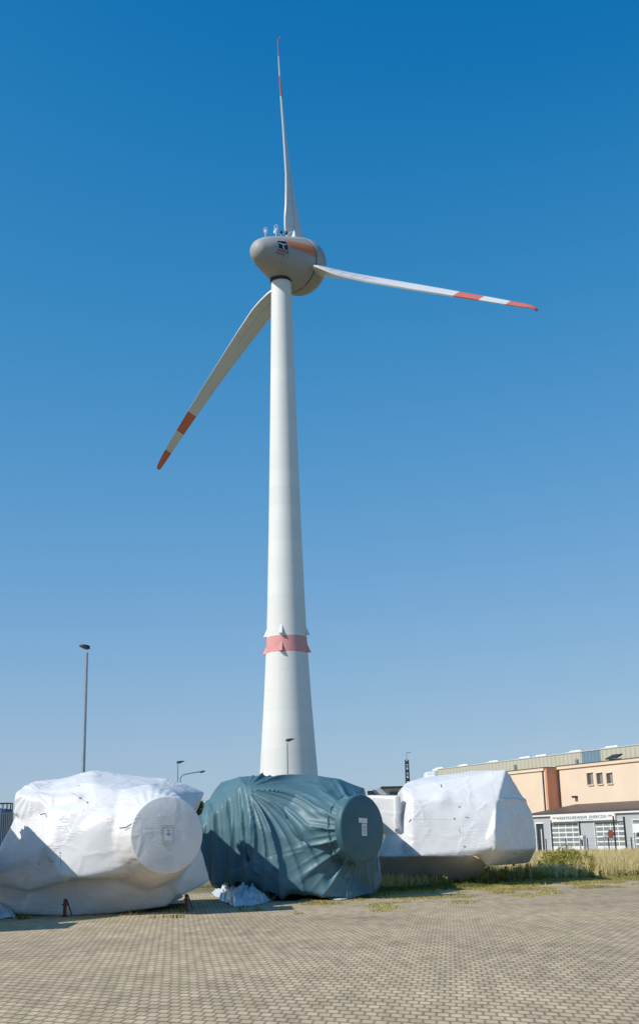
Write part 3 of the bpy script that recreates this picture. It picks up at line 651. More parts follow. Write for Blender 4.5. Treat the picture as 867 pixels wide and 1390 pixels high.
fw_ = film_of(m3)
for L_, r_, mt in (([(560, 1112), (590, 1112), (624, 1113)], .006, 'film2'), ([(627, 1112), (628, 1140), (628, 1168)], .007, 'film2'), ([(598, 1065), (599, 1069)], .018, 'ink'), ([(555, 1116), (558, 1112)], .018, 'ink'), ([(631, 1109), (636, 1110)], .014, 'joint'), ([(622, 1125), (625, 1131)], .012, 'joint'), ([(668, 1140), (672, 1148), (667, 1156)], .018, 'film2'), ([(681, 1086), (695, 1084), (708, 1087)], .02, 'film2'), ([(692, 1050), (694, 1084), (695, 1100)], .007, 'film2'), ([(676, 1155), (700, 1153), (722, 1152)], .016, 'film2'), ([(620, 1165), (630, 1168)], .012, 'joint')):
    seam(fw_, L_, r_, 'weld_seam' if mt == 'film2' else 'tear', M[mt])
for x, y in ((615, 1112), (629, 1150), (622, 1096)): surf_patch(fw_, x, y, 2.4, 1.6, 'tape_patch', M['joint'])

# ------------------------------------------------------------------ crumpled sheets on the ground
def crumple(name, outline, hgt, label, mt, seed, res=26):
    # outline: px points on the ground; a thin creased sheet with thickness
    G = [gnd(*p) for p in outline]; cx = sum((g.x for g in G)) / len(G); cy = sum((g.y for g in G)) / len(G)
    bm = bmesh.new(); n = len(G); rings = 12; prev = None; cen = Vector((cx, cy, 0))
    R_ = []
    m_ = 60
    def outl(q):
        f = q * n; i = int(f) % n; t_ = f - int(f); return G[i].lerp(G[(i + 1) % n], t_)
    for k in range(rings + 1):
        s_ = k / rings; ring = []
        for j in range(m_):
            p = outl(j / m_); x = cx + (p.x - cx) * s_; y = cy + (p.y - cy) * s_
            h = hgt * (1 - s_ ** 2.2) + .02
            nn = noise.noise(Vector((x * 2.1 + seed, y * 2.1, 0))); n2 = abs(noise.noise(Vector((x * 5 + seed, y * 5, 3)))); 
            ring.append(bm.verts.new((x - cx + .05 * nn, y - cy + .05 * n2, max(.012, h * (1 + .7 * nn) + .16 * hgt * (n2 - .2) * 3 * (1 if s_ < .99 else .4)))))
        R_.append(ring)
    for k in range(rings):
        for j in range(m_):
            a, b, c, d = R_[k][j], R_[k][(j + 1) % m_], R_[k + 1][(j + 1) % m_], R_[k + 1][j]
            try: bm.faces.new((a, b, c, d))
            except ValueError: pass
    bmesh.ops.remove_doubles(bm, verts=bm.verts, dist=.002); bmesh.ops.recalc_face_normals(bm, faces=bm.faces)
    me = bpy.data.meshes.new(name); bm.to_mesh(me); bm.free()
    o = link(name, me, mt); o.location = (cx, cy, 0.004); md = o.modifiers.new('thick', 'SOLIDIFY'); md.thickness = .012; md.offset = 1
    return tag(o, label, 'plastic sheet')
crumple('plastic_sheet', [(287, 1213), (298, 1222), (318, 1232), (347, 1230), (366, 1225), (385, 1217), (360, 1211), (318, 1208)], .62, 'big crumpled white plastic sheet under the left hem of the teal tarpaulin', M['sheet'], 3)
crumple('plastic_sheet', [(441, 1216), (447, 1222), (462, 1223), (474, 1221), (468, 1215)], .06, 'small flat white plastic sheet under the right hem of the teal tarpaulin', M['sheet'], 8)
crumple('plastic_sheet', [(-30, 1240), (-10, 1250), (20, 1246), (24, 1240), (14, 1235), (-20, 1233)], .40, 'crumpled white plastic sheet at the left picture edge beside the wrapped machine', M['sheet'], 5)
crumple('plastic_sheet', [(588, 1200), (596, 1203), (607, 1202), (604, 1198)], .08, 'little scrap of white plastic lying before the right wrapped machine', M['sheet'], 11)

# ------------------------------------------------------------------ lamps, mast
def lamp(px, ytop, D, headdir, label, r=.06, head=.75, arm=None):
    base = at(px, ytop, D); zt = base.z; root = empty('street_lamp', (base.x, D, 0), 0, label, 'street lamp', 'lamps across the yard')
    mb = MB(); mb.tube([(0, 0, 0), (0, 0, 1.2), (0, 0, 1.25), (0, 0, zt - .25)], [r * 1.5, r * 1.5, r * 1.2, r * .75], 12); mb.build('pole', M['pole'], root, True)
    h = Vector(headdir).normalized(); s_ = Vector((-h.y, h.x, 0))
    mb = MB()
    if arm:
        pts = [Vector((0, 0, zt - .3)), Vector((0, 0, zt - .05)) + h * .25, Vector((0, 0, zt + .06)) + h * .8, Vector((0, 0, zt + arm * .12)) + h * arm]
        mb.tube(pts, r * .7, 8); mb.build('arm', M['pole'], root, True); mb = MB(); c = pts[-1]
    else: c = Vector((0, 0, zt)) - h * .12
    hz = head / .72
    def sec(t_, w_, z0, z1): return [c + h * t_ - s_ * w_ + Vector((0, 0, z0 * hz)), c + h * t_ + s_ * w_ + Vector((0, 0, z0 * hz)), c + h * t_ + s_ * w_ * .7 + Vector((0, 0, z1)), c + h * t_ - s_ * w_ * .7 + Vector((0, 0, z1))]
    secs = [sec(0, .09, -.14, .02), sec(head * .25, .15, -.17, .07), sec(head * .7, .16, -.05, .09), sec(head, .10, .03, .07)]
    vs = [p for q in secs for p in q]; fs = [(3, 2, 1, 0)]
    for i in range(3):
        for j in range(4): fs.append((i * 4 + j, i * 4 + (j + 1) % 4, (i + 1) * 4 + (j + 1) % 4, (i + 1) * 4 + j))
    fs.append((12, 13, 14, 15)); mb.add(vs, fs); lh = mb.build('lamp_head', M['dark'], root)
    mb = MB(); a = c + h * head * .3 + Vector((0, 0, -.165 * hz)); b = c + h * head * .68 + Vector((0, 0, -.065 * hz))
    mb.add([a - s_ * .1, a + s_ * .1, b + s_ * .11, b - s_ * .11, a - s_ * .1 - Vector((0, 0, .02)), a + s_ * .1 - Vector((0, 0, .02)), b + s_ * .11 - Vector((0, 0, .02)), b - s_ * .11 - Vector((0, 0, .02))], [(0, 1, 2, 3), (7, 6, 5, 4), (0, 4, 5, 1), (1, 5, 6, 2), (2, 6, 7, 3), (3, 7, 4, 0)]); mb.build('lens', M['glass'], lh)
lamp(118.5, 878, 52, (-1, -.25, 0), 'tall lamp post behind the left white wrapped machine', .085, .44)
lamp(241.5, 1034, 125, (1, .1, 0), 'thin distant lamp post between left machine and turbine, the straight one', .07, .8)
lamp(245, 1051, 112, (1, .25, 0), 'distant street lamp with a long curved arm reaching right', .07, .5, arm=1.75)
lamp(389.8, 1004, 101, (1, .1, 0), 'lamp post standing in front of the white turbine tower', .07, .7)
def mast():
    D = 150; base = at(553, 1062, D); zt = at(552.5, 1022, D).z; root = empty('lattice_mast', (base.x, D, 0), 0, 'dark lattice mast with small antenna left of the right wrapped machine', 'antenna mast')
    mb = MB(); w_ = .28
    for sx_, sy_ in ((-1, -1), (1, -1), (1, 1), (-1, 1)): mb.tube([(sx_ * w_, sy_ * w_, 0), (sx_ * w_ * .6, sy_ * w_ * .6, zt - .8)], .07, 6)
    n = 22
    for k in range(n):
        z0 = (zt - .8) * k / n; z1 = (zt - .8) * (k + 1) / n; a = w_ * (1 - .4 * k / n)
        mb.tube([(-a, -a, z0), (a, -a, z1)], .045, 5); mb.tube([(a, a, z0), (-a, a, z1)], .045, 5); mb.tube([(a, -a, z0), (a, a, z1)], .045, 5); mb.tube([(-a, a, z0), (-a, -a, z1)], .045, 5)
        if k % 2: mb.box((-a * .8, -a * .8, z0), (a * .8, a * .8, z0 + .35))
    mb.build('lattice', M['dark'], root)
    mb = MB(); mb.tube([(0, 0, zt - .8), (0, 0, zt), (.5, 0, zt + .05)], .04, 6); mb.build('antenna', M['dark'], root)
mast()

# ------------------------------------------------------------------ buildings at the right
fa = math.radians(-24.0); E = Vector((-math.sin(-fa), math.cos(fa), 0)); E = Vector((math.sin(fa), math.cos(fa), 0))   # along facade, away and left
Q0 = gnd(800, 1158); Q0.z = 0
ED = -E                                   # towards near-right
NO = Vector((-ED.y, ED.x, 0)); NO = NO if NO.dot(Vector((-1, -.4, 0))) > 0 else -NO   # outward normal (left, towards us)
def fac(px, py, setback=0):
    d = ray(px, py); o_ = Vector((0, 0, CH)); q = Q0 - NO * setback; t_ = (q - o_).dot(NO) / d.dot(NO); p = o_ + d * t_; return (p - Q0).dot(ED), p.z
s0 = fac(723.5, 1130)[0]
FR = Q0 + ED * s0; rz = math.atan2(ED.y, ED.x)
# local frame of building empties: +x along facade (to the near right), -y = outward when rz applied
sgn = 1 if (Matrix.Rotation(rz, 3, 'Z') @ Vector((0, -1, 0))).dot(NO) > 0 else -1
def L(px, py, sb=0):
    s_, z = fac(px, py, sb); return s_ - s0, z
def bx(mb, x0, x1, z0, z1, y0, y1, mi=0):   # y: depth behind facade plane (negative = proud)
    a, b = sorted((y0 * sgn, y1 * sgn)); return mb.box((x0, a, z0), (x1, b, z1), mi)
fire = empty('fire_station', FR, rz, 'low grey fire station with white sectional gates and a brown sloping roof', 'building')
ZE = L(800, 1102.3)[1]; WX = L(867, 1130)[0] + 14
SETB = 5.0
mb = MB()
# wall with openings: build strips between openings
g2 = [L(806.5, 1135)[0], L(848, 1135)[0]]; g1 = [L(746.5, 1135)[0], L(786, 1135)[0]]; g3 = [L(858.8, 1135)[0], L(858.8, 1135)[0] + g2[1] - g2[0]]; dr = [L(727, 1135)[0], L(738, 1135)[0]]
gt = L(820, 1113.5)[1]; dt = L(732, 1117)[1]
ops = [(dr[0], dr[1], 0, dt), (g1[0], g1[1], 0, gt), (g2[0], g2[1], 0, gt), (g3[0], g3[1], 0, gt)]
x = 0
for a, b, z0, z1 in ops:
    bx(mb, x, a, 0, ZE - .25, 0, .3); bx(mb, a, b, z1, ZE - .25, 0, .3); x = b
bx(mb, x, WX, 0, ZE - .25, 0, .3)
bx(mb, 0, .3, 0, ZE - .25, .3, SETB)
mb.build('wall', M['greywall'], fire)
mb = MB(); bx(mb, -.15, WX, ZE - .25, ZE, -.25, .3); mb.build('eave_trim', M['white'], fire)
# brown lean-to roof
zr = L(867, 1088.2, SETB)[1]; zl = ZE + .1
mb = MB(); xb = L(757, 1095, SETB)[0]
vs = [(-.2, -.35, ZE + .002), (WX, -.35, ZE + .002), (WX, SETB, zr), (1.6, SETB, zr), (-.2, SETB, ZE + .05)]
vs = [(a, b * sgn, c) for a, b, c in vs]; lo = [(a, b, c - .001 if i < 2 else ZE + .001) for i, (a, b, c) in enumerate(vs)]
lo = [(a, b, ZE + .001) for a, b, c in vs]; vs = [(a, b, c + .12) for a, b, c in vs]
mb.add(vs + lo, [(0, 1, 2, 3), (0, 3, 4), (9, 8, 7, 6, 5), (0, 5, 6, 1), (1, 6, 7, 2), (2, 7, 8, 3), (3, 8, 9, 4), (4, 9, 5, 0)])
mb.build('roof', M['roofbrown'], fire)
def gate(x0, x1, zt, rows, cols, pan=.85, door=None):
    mb = MB(); bx(mb, x0, x1, 0, zt, .2, .26); g = mb.build('garage_door', M['white'], fire)
    mb = MB(); bx(mb, x0, x0 + .1, 0, zt, -.02, .2); bx(mb, x1 - .1, x1, 0, zt, -.02, .2); bx(mb, x0, x1, zt - .08, zt, -.01, .2); mb.build('door_frame', M['white'], g)
    mb = MB(); cw = (x1 - x0 - .2) / cols; rh = (zt - pan - .1) / rows
    for i in range(cols):
        for j in range(rows):
            bx(mb, x0 + .1 + cw * i + .09, x0 + .1 + cw * (i + 1) - .09, pan + rh * j + .09, pan + rh * (j + 1) - .09, .17, .2)
    mb.build('panes', M['glass'], g)
    if door is not None:
        xx = x0 + .1 + cw * door; mb = MB(); bx(mb, xx - .03, xx + .03, .05, pan + rh * 2, .16, .2); bx(mb, xx - .03, xx + cw + .03, pan + rh * 2 - .06, pan + rh * 2, .155, .2); bx(mb, xx + cw - .03, xx + cw + .03, .05, pan + rh * 2, .16, .2); mb.build('wicket_frame', M['pole'], g)
gate(*g2, gt, 5, 4, L(820, 1149)[1], 1); gate(*g1, gt, 5, 4, L(820, 1149)[1])
gate(*g3, gt, 5, 4, .3)
mb = MB(); bx(mb, g3[0] + .4, g3[1] - .3, L(865, 1130)[1], L(865, 1118)[1], -.25, .16); mb.build('awning_box', M['white'], fire)
mb = MB(); bx(mb, dr[0] + .003, dr[1] - .003, .15, dt - .003, .16, .2); dd = mb.build('entrance_door', M['glassdark'], fire)
mb = MB(); bx(mb, dr[0], dr[0] + .12, 0, dt, -.03, .15); bx(mb, dr[0], dr[1], dt - .1, dt + .06, -.035, .15); xm = (dr[0] + dr[1]) / 2; bx(mb, xm + .05, xm + .22, .2, dt - .7, .1, .155); mb.build('frame', M['white'], dd)
# downpipes / posts on the facade
for px in (787.6, 848.9):
    xx = L(px, 1135)[0]; mb = MB(); bx(mb, xx - .07, xx + .07, 0, gt + .3, -.14, -.01); mb.build('downpipe', M['dark'], fire)
# sign board
sx0, sz1 = L(748.8, 1107.3); sx1, _ = L(837, 1103); szb = L(749.5, 1116)[1]
sx1 = L(836.3, 1105)[0]
sg = empty('sign_board', FR + Matrix.Rotation(rz, 3, 'Z') @ Vector((0, -.12 * sgn, 0)), rz, 'long white name board with grey capitals above the fire station gates', 'sign')
mb = MB(); bx(mb, sx0, sx1, szb, sz1, -.14, .1); mb.build('board', M['white'], sg)
def text(body, x, z, size, mt, name, wfit=None, ext=.015, y=-.16):
    cu = bpy.data.curves.new(name, 'FONT'); cu.body = body; cu.size = size; cu.extrude = ext; cu.resolution_u = 3; cu.space_character = 1.16
    o = bpy.data.objects.new(name, cu); COL.objects.link(o)
    dg = bpy.context.evaluated_depsgraph_get(); me = bpy.data.meshes.new_from_object(o.evaluated_get(dg)); bpy.data.objects.remove(o)
    xs = [v.co.x for v in me.vertices]; k = wfit / (max(xs) - min(xs)) if wfit else 1; x00 = min(xs)
    for v in me.vertices:
        a, b, c = v.co; v.co = ((a - x00) * k + x, (y - c) * sgn, z + b)
    me.update(); return link(name, me, mt, sg)
sw = sx1 - sx0; sh = sz1 - szb
text('WERKFEUERWEHR', sx0 + sw * .10, szb + sh * .34, sh * .60, M['ink'], 'lettering', sw * .49, ext=.006)
text('ENERCON', sx0 + sw * .625, szb + sh * .34, sh * .60, M['ink'], 'lettering', sw * .25, ext=.006)
for fx in (.035, .905):
    mb = MB()
    for i in range(4):
        xa = sx0 + sw * fx + i * sw * .013; za = szb + sh * (.62 if i % 2 else .46); zb = szb + sh * (.46 if i % 2 else .62)
        mb.add([(xa, -.16 * sgn, za), (xa + sw * .013, -.16 * sgn, zb), (xa + sw * .013, -.16 * sgn, zb + sh * .15), (xa, -.16 * sgn, za + sh * .15), (xa, -.142 * sgn, za), (xa + sw * .013, -.142 * sgn, zb), (xa + sw * .013, -.142 * sgn, zb + sh * .15), (xa, -.142 * sgn, za + sh * .15)], [(0, 1, 2, 3), (7, 6, 5, 4), (0, 4, 5, 1), (2, 6, 7, 3)])
    mb.build('wave_emblem', M['red'], sg)
for i in range(17):
    if i in (0, 10): mb = MB()
    if i == 9: mb.build('small_lettering', M['pole'], sg); continue
    xa = sx0 + sw * (.40 + i * .0165); bx(mb, xa, xa + sw * .011, szb + sh * .14, szb + sh * .22, -.155, -.142)
mb.build('small_lettering', M['pole'], sg)

# peach hall behind
hall = empty('peach_hall', FR, rz, 'large peach rendered hall with a ribbed upper storey behind the fire station', 'building')
xs1 = L(740.5, 1060, SETB - 1.6)[0]; zp = L(700, 1046.2, SETB - 1.6)[1]; zp2 = L(850, 1030.5, SETB)[1]; HX = 60
LX = L(664, 1060, SETB - 1.6)[0]
mb = MB(); bx(mb, LX, xs1 - .15, 0, zp - .35, SETB - 1.6, 30); bx(mb, xs1 + .02, HX, 0, zp2 - .35, SETB + .02, 30); mb.build('wall', M['peach'], hall)
xs2 = L(757.5, 1060, SETB)[0]
mb = MB(); bx(mb, xs1 - .15, xs2, 0, zp - .02, SETB - 1.6 - .02, SETB + 1); mb.build('salmon_pier', M['salmon'], hall)
mb = MB(); bx(mb, LX - .1, xs1 - .2, zp - .35, zp, SETB - 1.75, 30); bx(mb, xs2, HX, zp2 - .35, zp2, SETB - .15, 30); mb.build('parapet', M['peach'], hall)
mb = MB(); bx(mb, LX - .15, xs1 - .2, zp, zp + .07, SETB - 1.8, 30); bx(mb, xs2, HX, zp2, zp2 + .07, SETB - .2, 30); bx(mb, xs1 - .2, xs2, zp, zp + .06, SETB - 1.75, 30); mb.build('coping', M['roofbrown'], hall)
for px, yy in ((737.5, SETB - 1.6), (758.7, SETB)):
    xx = L(px, 1060, yy)[0]; mb = MB(); bx(mb, xx - .07, xx + .07, 0, zp - .3, yy - .14, yy); mb.build('downpipe', M['dark'], hall)
for px in (801, 814, 827.5):
    a, z1 = L(px - 3.7, 1049.5, SETB); b, z0 = L(px + 3.8, 1064.5, SETB)
    z1 = L(px, 1049.3, SETB)[1]; z0 = L(px, 1065 - (px - 801) * .06, SETB)[1]
    # opening reads as a recess: left reveal's shade painted as a flat brown strip
    mb = MB(); bx(mb, a - .12, b + .12, z0 - .12, z0, SETB - .12, SETB + .05); wv = mb.build('window', M['peach'], hall)
    mb = MB(); bx(mb, a, b, z0, z1, SETB - .03, SETB + .0); mb.build('pane', M['glass'], wv)
    mb = MB(); bx(mb, a, a + .45, z0, z1, SETB - .04, SETB - .031); mb.build('reveal_shade', M['roofbrown'], wv); 
    mb = MB(); bx(mb, a - .05, b + .02, z1, z1 + .1, SETB - .2, SETB); bx(mb, a - .1, a, z0, z1 + .1, SETB - .22, SETB); mb.build('surround', M['peach'], wv)
a, z = L(781.5, 1081.8, SETB); mb = MB(); bx(mb, a - .3, a + .3, z - .1, z + .12, SETB - .45, SETB); mb.build('wall_light', M['dark'], hall)
# ribbed storey, set back
SB2 = SETB + 5
zu = L(767, 1023.4, SB2)[1]; xl = L(594, 1050, SB2)[0]
x1 = L(789, 1030, SB2)[0]; x2 = L(815, 1030, SB2)[0]
mb = MB(); bx(mb, xl, x1, 0, zu, SB2, SB2 + 20); bx(mb, x2, HX, 0, zu, SB2, SB2 + 20); mb.build('ribbed_storey', M['ribbed'], hall)
mb = MB(); bx(mb, x1, x2, 0, zu - .002, SB2 + .01, SB2 + 20); mb.build('ribbed_panel', M['ribblue'], hall)
mb = MB(); bx(mb, xl - .05, HX, zu, zu + .12, SB2 - .06, SB2 + 20); mb.build('roof_edge', M['lightgrey'], hall)
for px in (597, 630, 671, 714, 736, 783, 833):
    a, z = L(px, 1028, SB2 + 3); mb = MB(); bx(mb, a - 1.6, a + 1.6, zu + .1, zu + .42, SB2 + 2.4, SB2 + 4.4); bx(mb, a - 1.2, a + 1.2, zu + .42, zu + .58, SB2 + 2.7, SB2 + 4.1); mb.build('skylight', M['white'], hall)
a, z = L(838, 1026, SB2 - 2); mb = MB(); vs = [(a - 1.1, (SB2 - 3) * sgn, zp2 + .5), (a + 1.1, (SB2 - 3) * sgn, zp2 + .55), (a + 1.0, (SB2 - 2.1) * sgn, zp2 + .95), (a - .8, (SB2 - 2.1) * sgn, zp2 + .95)]
mb.add(vs + [(p[0], p[1], p[2] - .15) for p in vs], [(0, 1, 2, 3), (7, 6, 5, 4), (0, 4, 5, 1), (1, 5, 6, 2), (2, 6, 7, 3), (3, 7, 4, 0)]); bx(mb, a - 1, a + 1, zp2, zp2 + .4, SB2 - 2.6, SB2 - 2.3); mb.build('roof_canopy', M['dark'], hall)
for px, h in ((697, 1.1), (781, .9)):
    a = L(px, 1040, SETB + 2)[0]; mb = MB(); mb.tube([(a, (SETB + 2.2) * sgn, zp - .4), (a, (SETB + 2.2) * sgn, zp + h)], .22, 12); mb.build('vent_pipe', M['pole'], hall, True)

# low flat-roofed building left of the right machine
D = 165
def flat(px0, px1, y0, y1, Dn, dep, mt, mb=None):
    a = at(px0, y0, Dn); b = at(px1, y1, Dn); mb = mb or MB(); mb.box((a.x, Dn, min(a.z, b.z)), (b.x, Dn + dep, max(a.z, b.z))); return mb
ob = empty('flat_roof_building', (at(530, 1070, D).x, D, 0), 0, 'low light grey flat-roofed building between the teal and right machines', 'building')
og = Vector(ob.location)
def addp(name, px0, px1, y0, y1, Dn, dep, mt):
    a = at(px0, y0, Dn); b = at(px1, y1, Dn); mb = MB(); mb.box((a.x - og.x, Dn - og.y, min(a.z, b.z)), (b.x - og.x, Dn + dep - og.y, max(a.z, b.z))); return mb.build(name, M[mt], ob)
addp('wall', 498, 600, 1076, 1150, D, 12, 'lightgrey'); addp('roof_band', 510, 600, 1070.3, 1077, D - .3, 14, 'lightgrey'); addp('canopy', 517, 600, 1067.6, 1068.3, D - .8, 14, 'dark')
addp('canopy_wall', 521, 600, 1068, 1070, D - .5, 12, 'lightgrey'); addp('roof_unit', 499, 506, 1073.5, 1077.5, D - 1.6, 3, 'dark'); addp('roof_unit', 506, 510, 1072, 1077, D - 1.5, 3, 'bluegrey'); addp('wall_recess', 529, 541, 1074.5, 1078.5, D - .6, .2, 'dark')

# blue silo at the left edge
D = 95; p0 = at(-22, 1120, D); p1 = at(13.5, 1096, D); r = (p1.x - p0.x) / 2
so_ = empty('blue_silo', ((p0.x + p1.x) / 2, D + r, 0), 0, 'blue ribbed silo with a small top railing at the left edge', 'silo')
mb = MB(); mb.lathe([(0, r), (p1.z - .3, r), (p1.z - .28, r * .98), (p1.z - .1, r * .9), (p1.z, .01)], (0, 0, 0), (0, 0, 1), 40); mb.build('shell', M['silo'], so_, True)
mb = MB()
for k in range(40):
    a = 2 * PI * k / 40; e = Vector((math.cos(a), math.sin(a), 0))
    mb.tube([e * (r + .03), e * (r + .03) + Vector((0, 0, p1.z - .35))], .035, 5)
mb.build('ribs', M['pole'], so_)
mb = MB()
for k in range(16):
    a = 2 * PI * k / 16; b2 = 2 * PI * (k + 1) / 16; e = Vector((math.cos(a), math.sin(a), 0)) * (r * .97); f = Vector((math.cos(b2), math.sin(b2), 0)) * (r * .97)
    mb.tube([e + Vector((0, 0, p1.z - .3)), e + Vector((0, 0, p1.z + .35))], .03, 5); mb.tube([e + Vector((0, 0, p1.z + .33)), f + Vector((0, 0, p1.z + .33))], .03, 5)
mb.build('railing', M['dark'], so_)

# fence in front of the fire station and small street furniture
fen = empty('wire_fence', gnd(800, 1162), rz, 'dark posts and thin wires of a low fence before the fire station', 'fence')
FX0 = Vector(fen.location)
def fence_pt(px):
    d = ray(px, 1150); o_ = Vector((0, 0, CH)); t_ = (FX0 - o_).dot(NO) / d.dot(NO); return (o_ + d * t_ - FX0).dot(ED)
xs = []
for px in (734, 741, 768, 797.3, 826, 857, 886):
    a = fence_pt(px); xs.append(a); mb = MB(); mb.tube([(a, 0, 0), (a, 0, 1.62)], .055, 8); mb.build('fence_post', M['dark'], fen, True)
mb = MB()
for z in (.15, .55, .95, 1.35, 1.6): mb.tube([(xs[0] - 12, 0, z), (xs[-1] + 12, 0, z)], .006, 4)
mb.build('wires', M['dark'], fen)
wl = MB(); wl.box((xs[0] - 15, -.1, 0), (xs[-1] + 12, .1, .28)); lw = wl.build('low_wall', mat('brown_brick', (.27, .2, .15), .9, .3, 4), None, origin=None)
lw.location = FX0 + NO * .0 + Matrix.Rotation(rz, 3, 'Z') @ Vector((0, 1.0 * sgn, 0)); lw.rotation_euler = (0, 0, rz); tag(lw, 'low brown brick wall running along behind the wire fence', 'wall')
def at_fence(px, off): 
    q = FX0 + ED * fence_pt(px) - NO * off; return Vector((q.x, q.y, 0))
p = at_fence(850, -1.2); sp_ = empty('sign_post', p, rz, 'round brownish traffic sign on a tall dark post by the right gate', 'road sign')
mb = MB(); mb.tube([(0, 0, 0), (0, 0, 3.5)], .07, 10); mb.build('post', M['dark'], sp_, True)
mb = MB(); mb.lathe([(-.02, .01), (-.02, .36), (.02, .36), (.02, .01)], (-.45, -.09, 1.95), (.2, -1, 0), 24); mb.build('sign_plate', M['steel_red'], sp_, True)
p = at_fence(761.5, -1.0); sp_ = empty('marker_post', p, rz, 'tall thin dark post standing before the left gate', 'post')
mb = MB(); mb.tube([(0, 0, 0), (0, 0, .4), (0, 0, 3.3)], [.09, .07, .06], 10); mb.build('post', M['dark'], sp_, True); mb = MB(); mb.tube([(0, 0, 3.3), (0, 0, 3.36)], [.09, .04], 10); mb.build('cap', M['pole'], sp_)
p = at_fence(766, 2.2); sp_ = empty('intercom_pillar', p, rz, 'short pale pillar with a dark front before the left gate', 'pillar')
mb = MB(); mb.box((-.22, -.15, 0), (.22, .15, 1.65)); mb.box((-.27, -.2, 1.65), (.27, .2, 1.85)); mb.build('pillar', M['white'], sp_)
mb = MB(); mb.box((-.15, -.17, .9), (.15, -.151, 1.5)); mb.build('panel', M['dark'], sp_)

# ------------------------------------------------------------------ vegetation
def inside(x, y, poly):
    c = False; j = len(poly) - 1
    for i in range(len(poly)):
        xi, yi = poly[i]; xj, yj = poly[j]
        if (yi > y) != (yj > y) and x < (xj - xi) * (y - yi) / (yj - yi) + xi: c = not c
        j = i
    return c
def blades(name, pts, hfun, wd, mt, label, cat, tint, lean=.35, per=4):
    V3 = []; n = len(pts) * per; base = np.repeat(np.array(pts), per, 0)
    base += rng.normal(0, .07, base.shape)
    h = np.repeat(np.array([hfun(*p) for p in pts]), per) * rng.uniform(.55, 1.15, n)
    a = rng.uniform(0, 2 * PI, n); l = rng.uniform(0, lean, n) * h; w_ = wd * rng.uniform(.6, 1.4, n)
    b2 = rng.uniform(0, PI, n); dx, dy = np.cos(b2) * w_, np.sin(b2) * w_
    ox, oy = np.cos(a) * l, np.sin(a) * l; X, Y = base[:, 0], base[:, 1]; z0 = np.zeros(n)
    vv = np.stack([np.stack([X - dx, Y - dy, z0], 1), np.stack([X + dx, Y + dy, z0], 1), np.stack([X + ox * .4 + dx * .8, Y + oy * .4 + dy * .8, h * .6], 1), np.stack([X + ox * .4 - dx * .8, Y + oy * .4 - dy * .8, h * .6], 1), np.stack([X + ox, Y + oy, h], 1)], 1).reshape(-1, 3)
    k = np.arange(n) * 5; quads = np.stack([k, k + 1, k + 2, k + 3], 1); tris = np.stack([k + 3, k + 2, k + 4], 1)
    me = bpy.data.meshes.new(name); me.vertices.add(n * 5); me.vertices.foreach_set('co', vv.ravel())
    me.loops.add(n * 7); me.polygons.add(n * 2)
    lv = np.concatenate([quads, tris], 1).ravel(); me.loops.foreach_set('vertex_index', lv.astype(np.int32))
    ls = np.stack([np.arange(n) * 7, np.arange(n) * 7 + 4], 1).ravel(); me.polygons.foreach_set('loop_start', ls.astype(np.int32))
    me.update(calc_edges=True); me.validate()
    at_ = me.attributes.new('tint', 'FLOAT', 'POINT')
    tv = np.repeat(np.clip(np.repeat(np.array([tint(*p) for p in pts]), per) + rng.normal(0, .16, n), 0, 1), 5); at_.data.foreach_set('value', tv.astype(np.float32))
    o = link(name, me, mt); return tag(o, label, cat, kind='stuff')
def edgeY(x): return interp(edge_pts, x)
pts = []
while len(pts) < 21000:
    D = 52 + 68 * random.random() ** 1.5; x = random.uniform(.02, .30) * D
    q = Vector((x, D, 0)) - Q0
    if D < edgeY(x) + 1.6 or q.dot(NO) < 4 : continue
    if D > 100 and x < 8: continue
    pts.append((x, D))
nf = lambda x, y, s, k=0: noise.noise(Vector((x * s + k, y * s, k)))
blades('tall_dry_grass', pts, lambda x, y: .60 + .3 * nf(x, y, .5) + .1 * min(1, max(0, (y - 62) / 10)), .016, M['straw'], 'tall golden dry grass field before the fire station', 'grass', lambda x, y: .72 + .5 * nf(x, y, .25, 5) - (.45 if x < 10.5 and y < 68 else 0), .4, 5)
pts = []
while len(pts) < 15000:
    x = random.uniform(-3, 26); e = edgeY(x); D = e + random.gauss(.3, 1.1) if random.random() < .75 else e + random.uniform(-2.5, 4)
    if nf(x, D, .9, 3) < -.15 and D < e + .2: continue
    if D < e - .6 and nf(x, D, 1.6, 1) < .12: continue
    pts.append((x, D))
blades('short_grass', pts, lambda x, y: .06 + .10 * max(0, .4 + nf(x, y, 1.1)) + .08 * min(1, max(0, (y - edgeY(x)) / 2)), .012, M['grass'], 'short sparse grass creeping over the edge of the paving', 'grass', lambda x, y: .78 + .5 * nf(x, y, .4, 2) - .2 * min(1, max(0, (y - edgeY(x)) / 1.5)), .6, 5)
pts = []
while len(pts) < 5000:
    x = random.uniform(-3, 7); y = interp([(-3, 49.5), (0, 49.8), (3, 52), (7, 57)], x) + random.gauss(.3, 1.0)
    pts.append((x, y))
blades('weedy_grass', pts, lambda x, y: .16 + .16 * max(0, nf(x, y, 1.3)), .014, M['grass'], 'green weedy grass along the base of the machines', 'grass', lambda x, y: .12 + .3 * nf(x, y, .8), .5, 4)
pts = []
while len(pts) < 19000:
    x = random.uniform(-1, 26); e = edgeY(x); q_ = random.random() ** 1.7 * 12; D = e - q_
    if nf(x * 1.0, D * .5, .8, 6) < -.16 + q_ * .032: continue
    pts.append((x, D))
blades('sparse_grass', pts, lambda x, y: .04 + .09 * max(0, .5 + nf(x, y, 1.2, 8)) * max(.25, 1 - (edgeY(x) - y) / 8), .012, M['grass'], 'thin dry grass sprouting from the paving joints near the field', 'grass', lambda x, y: .85 + .4 * nf(x, y, .5, 4), .7, 3)
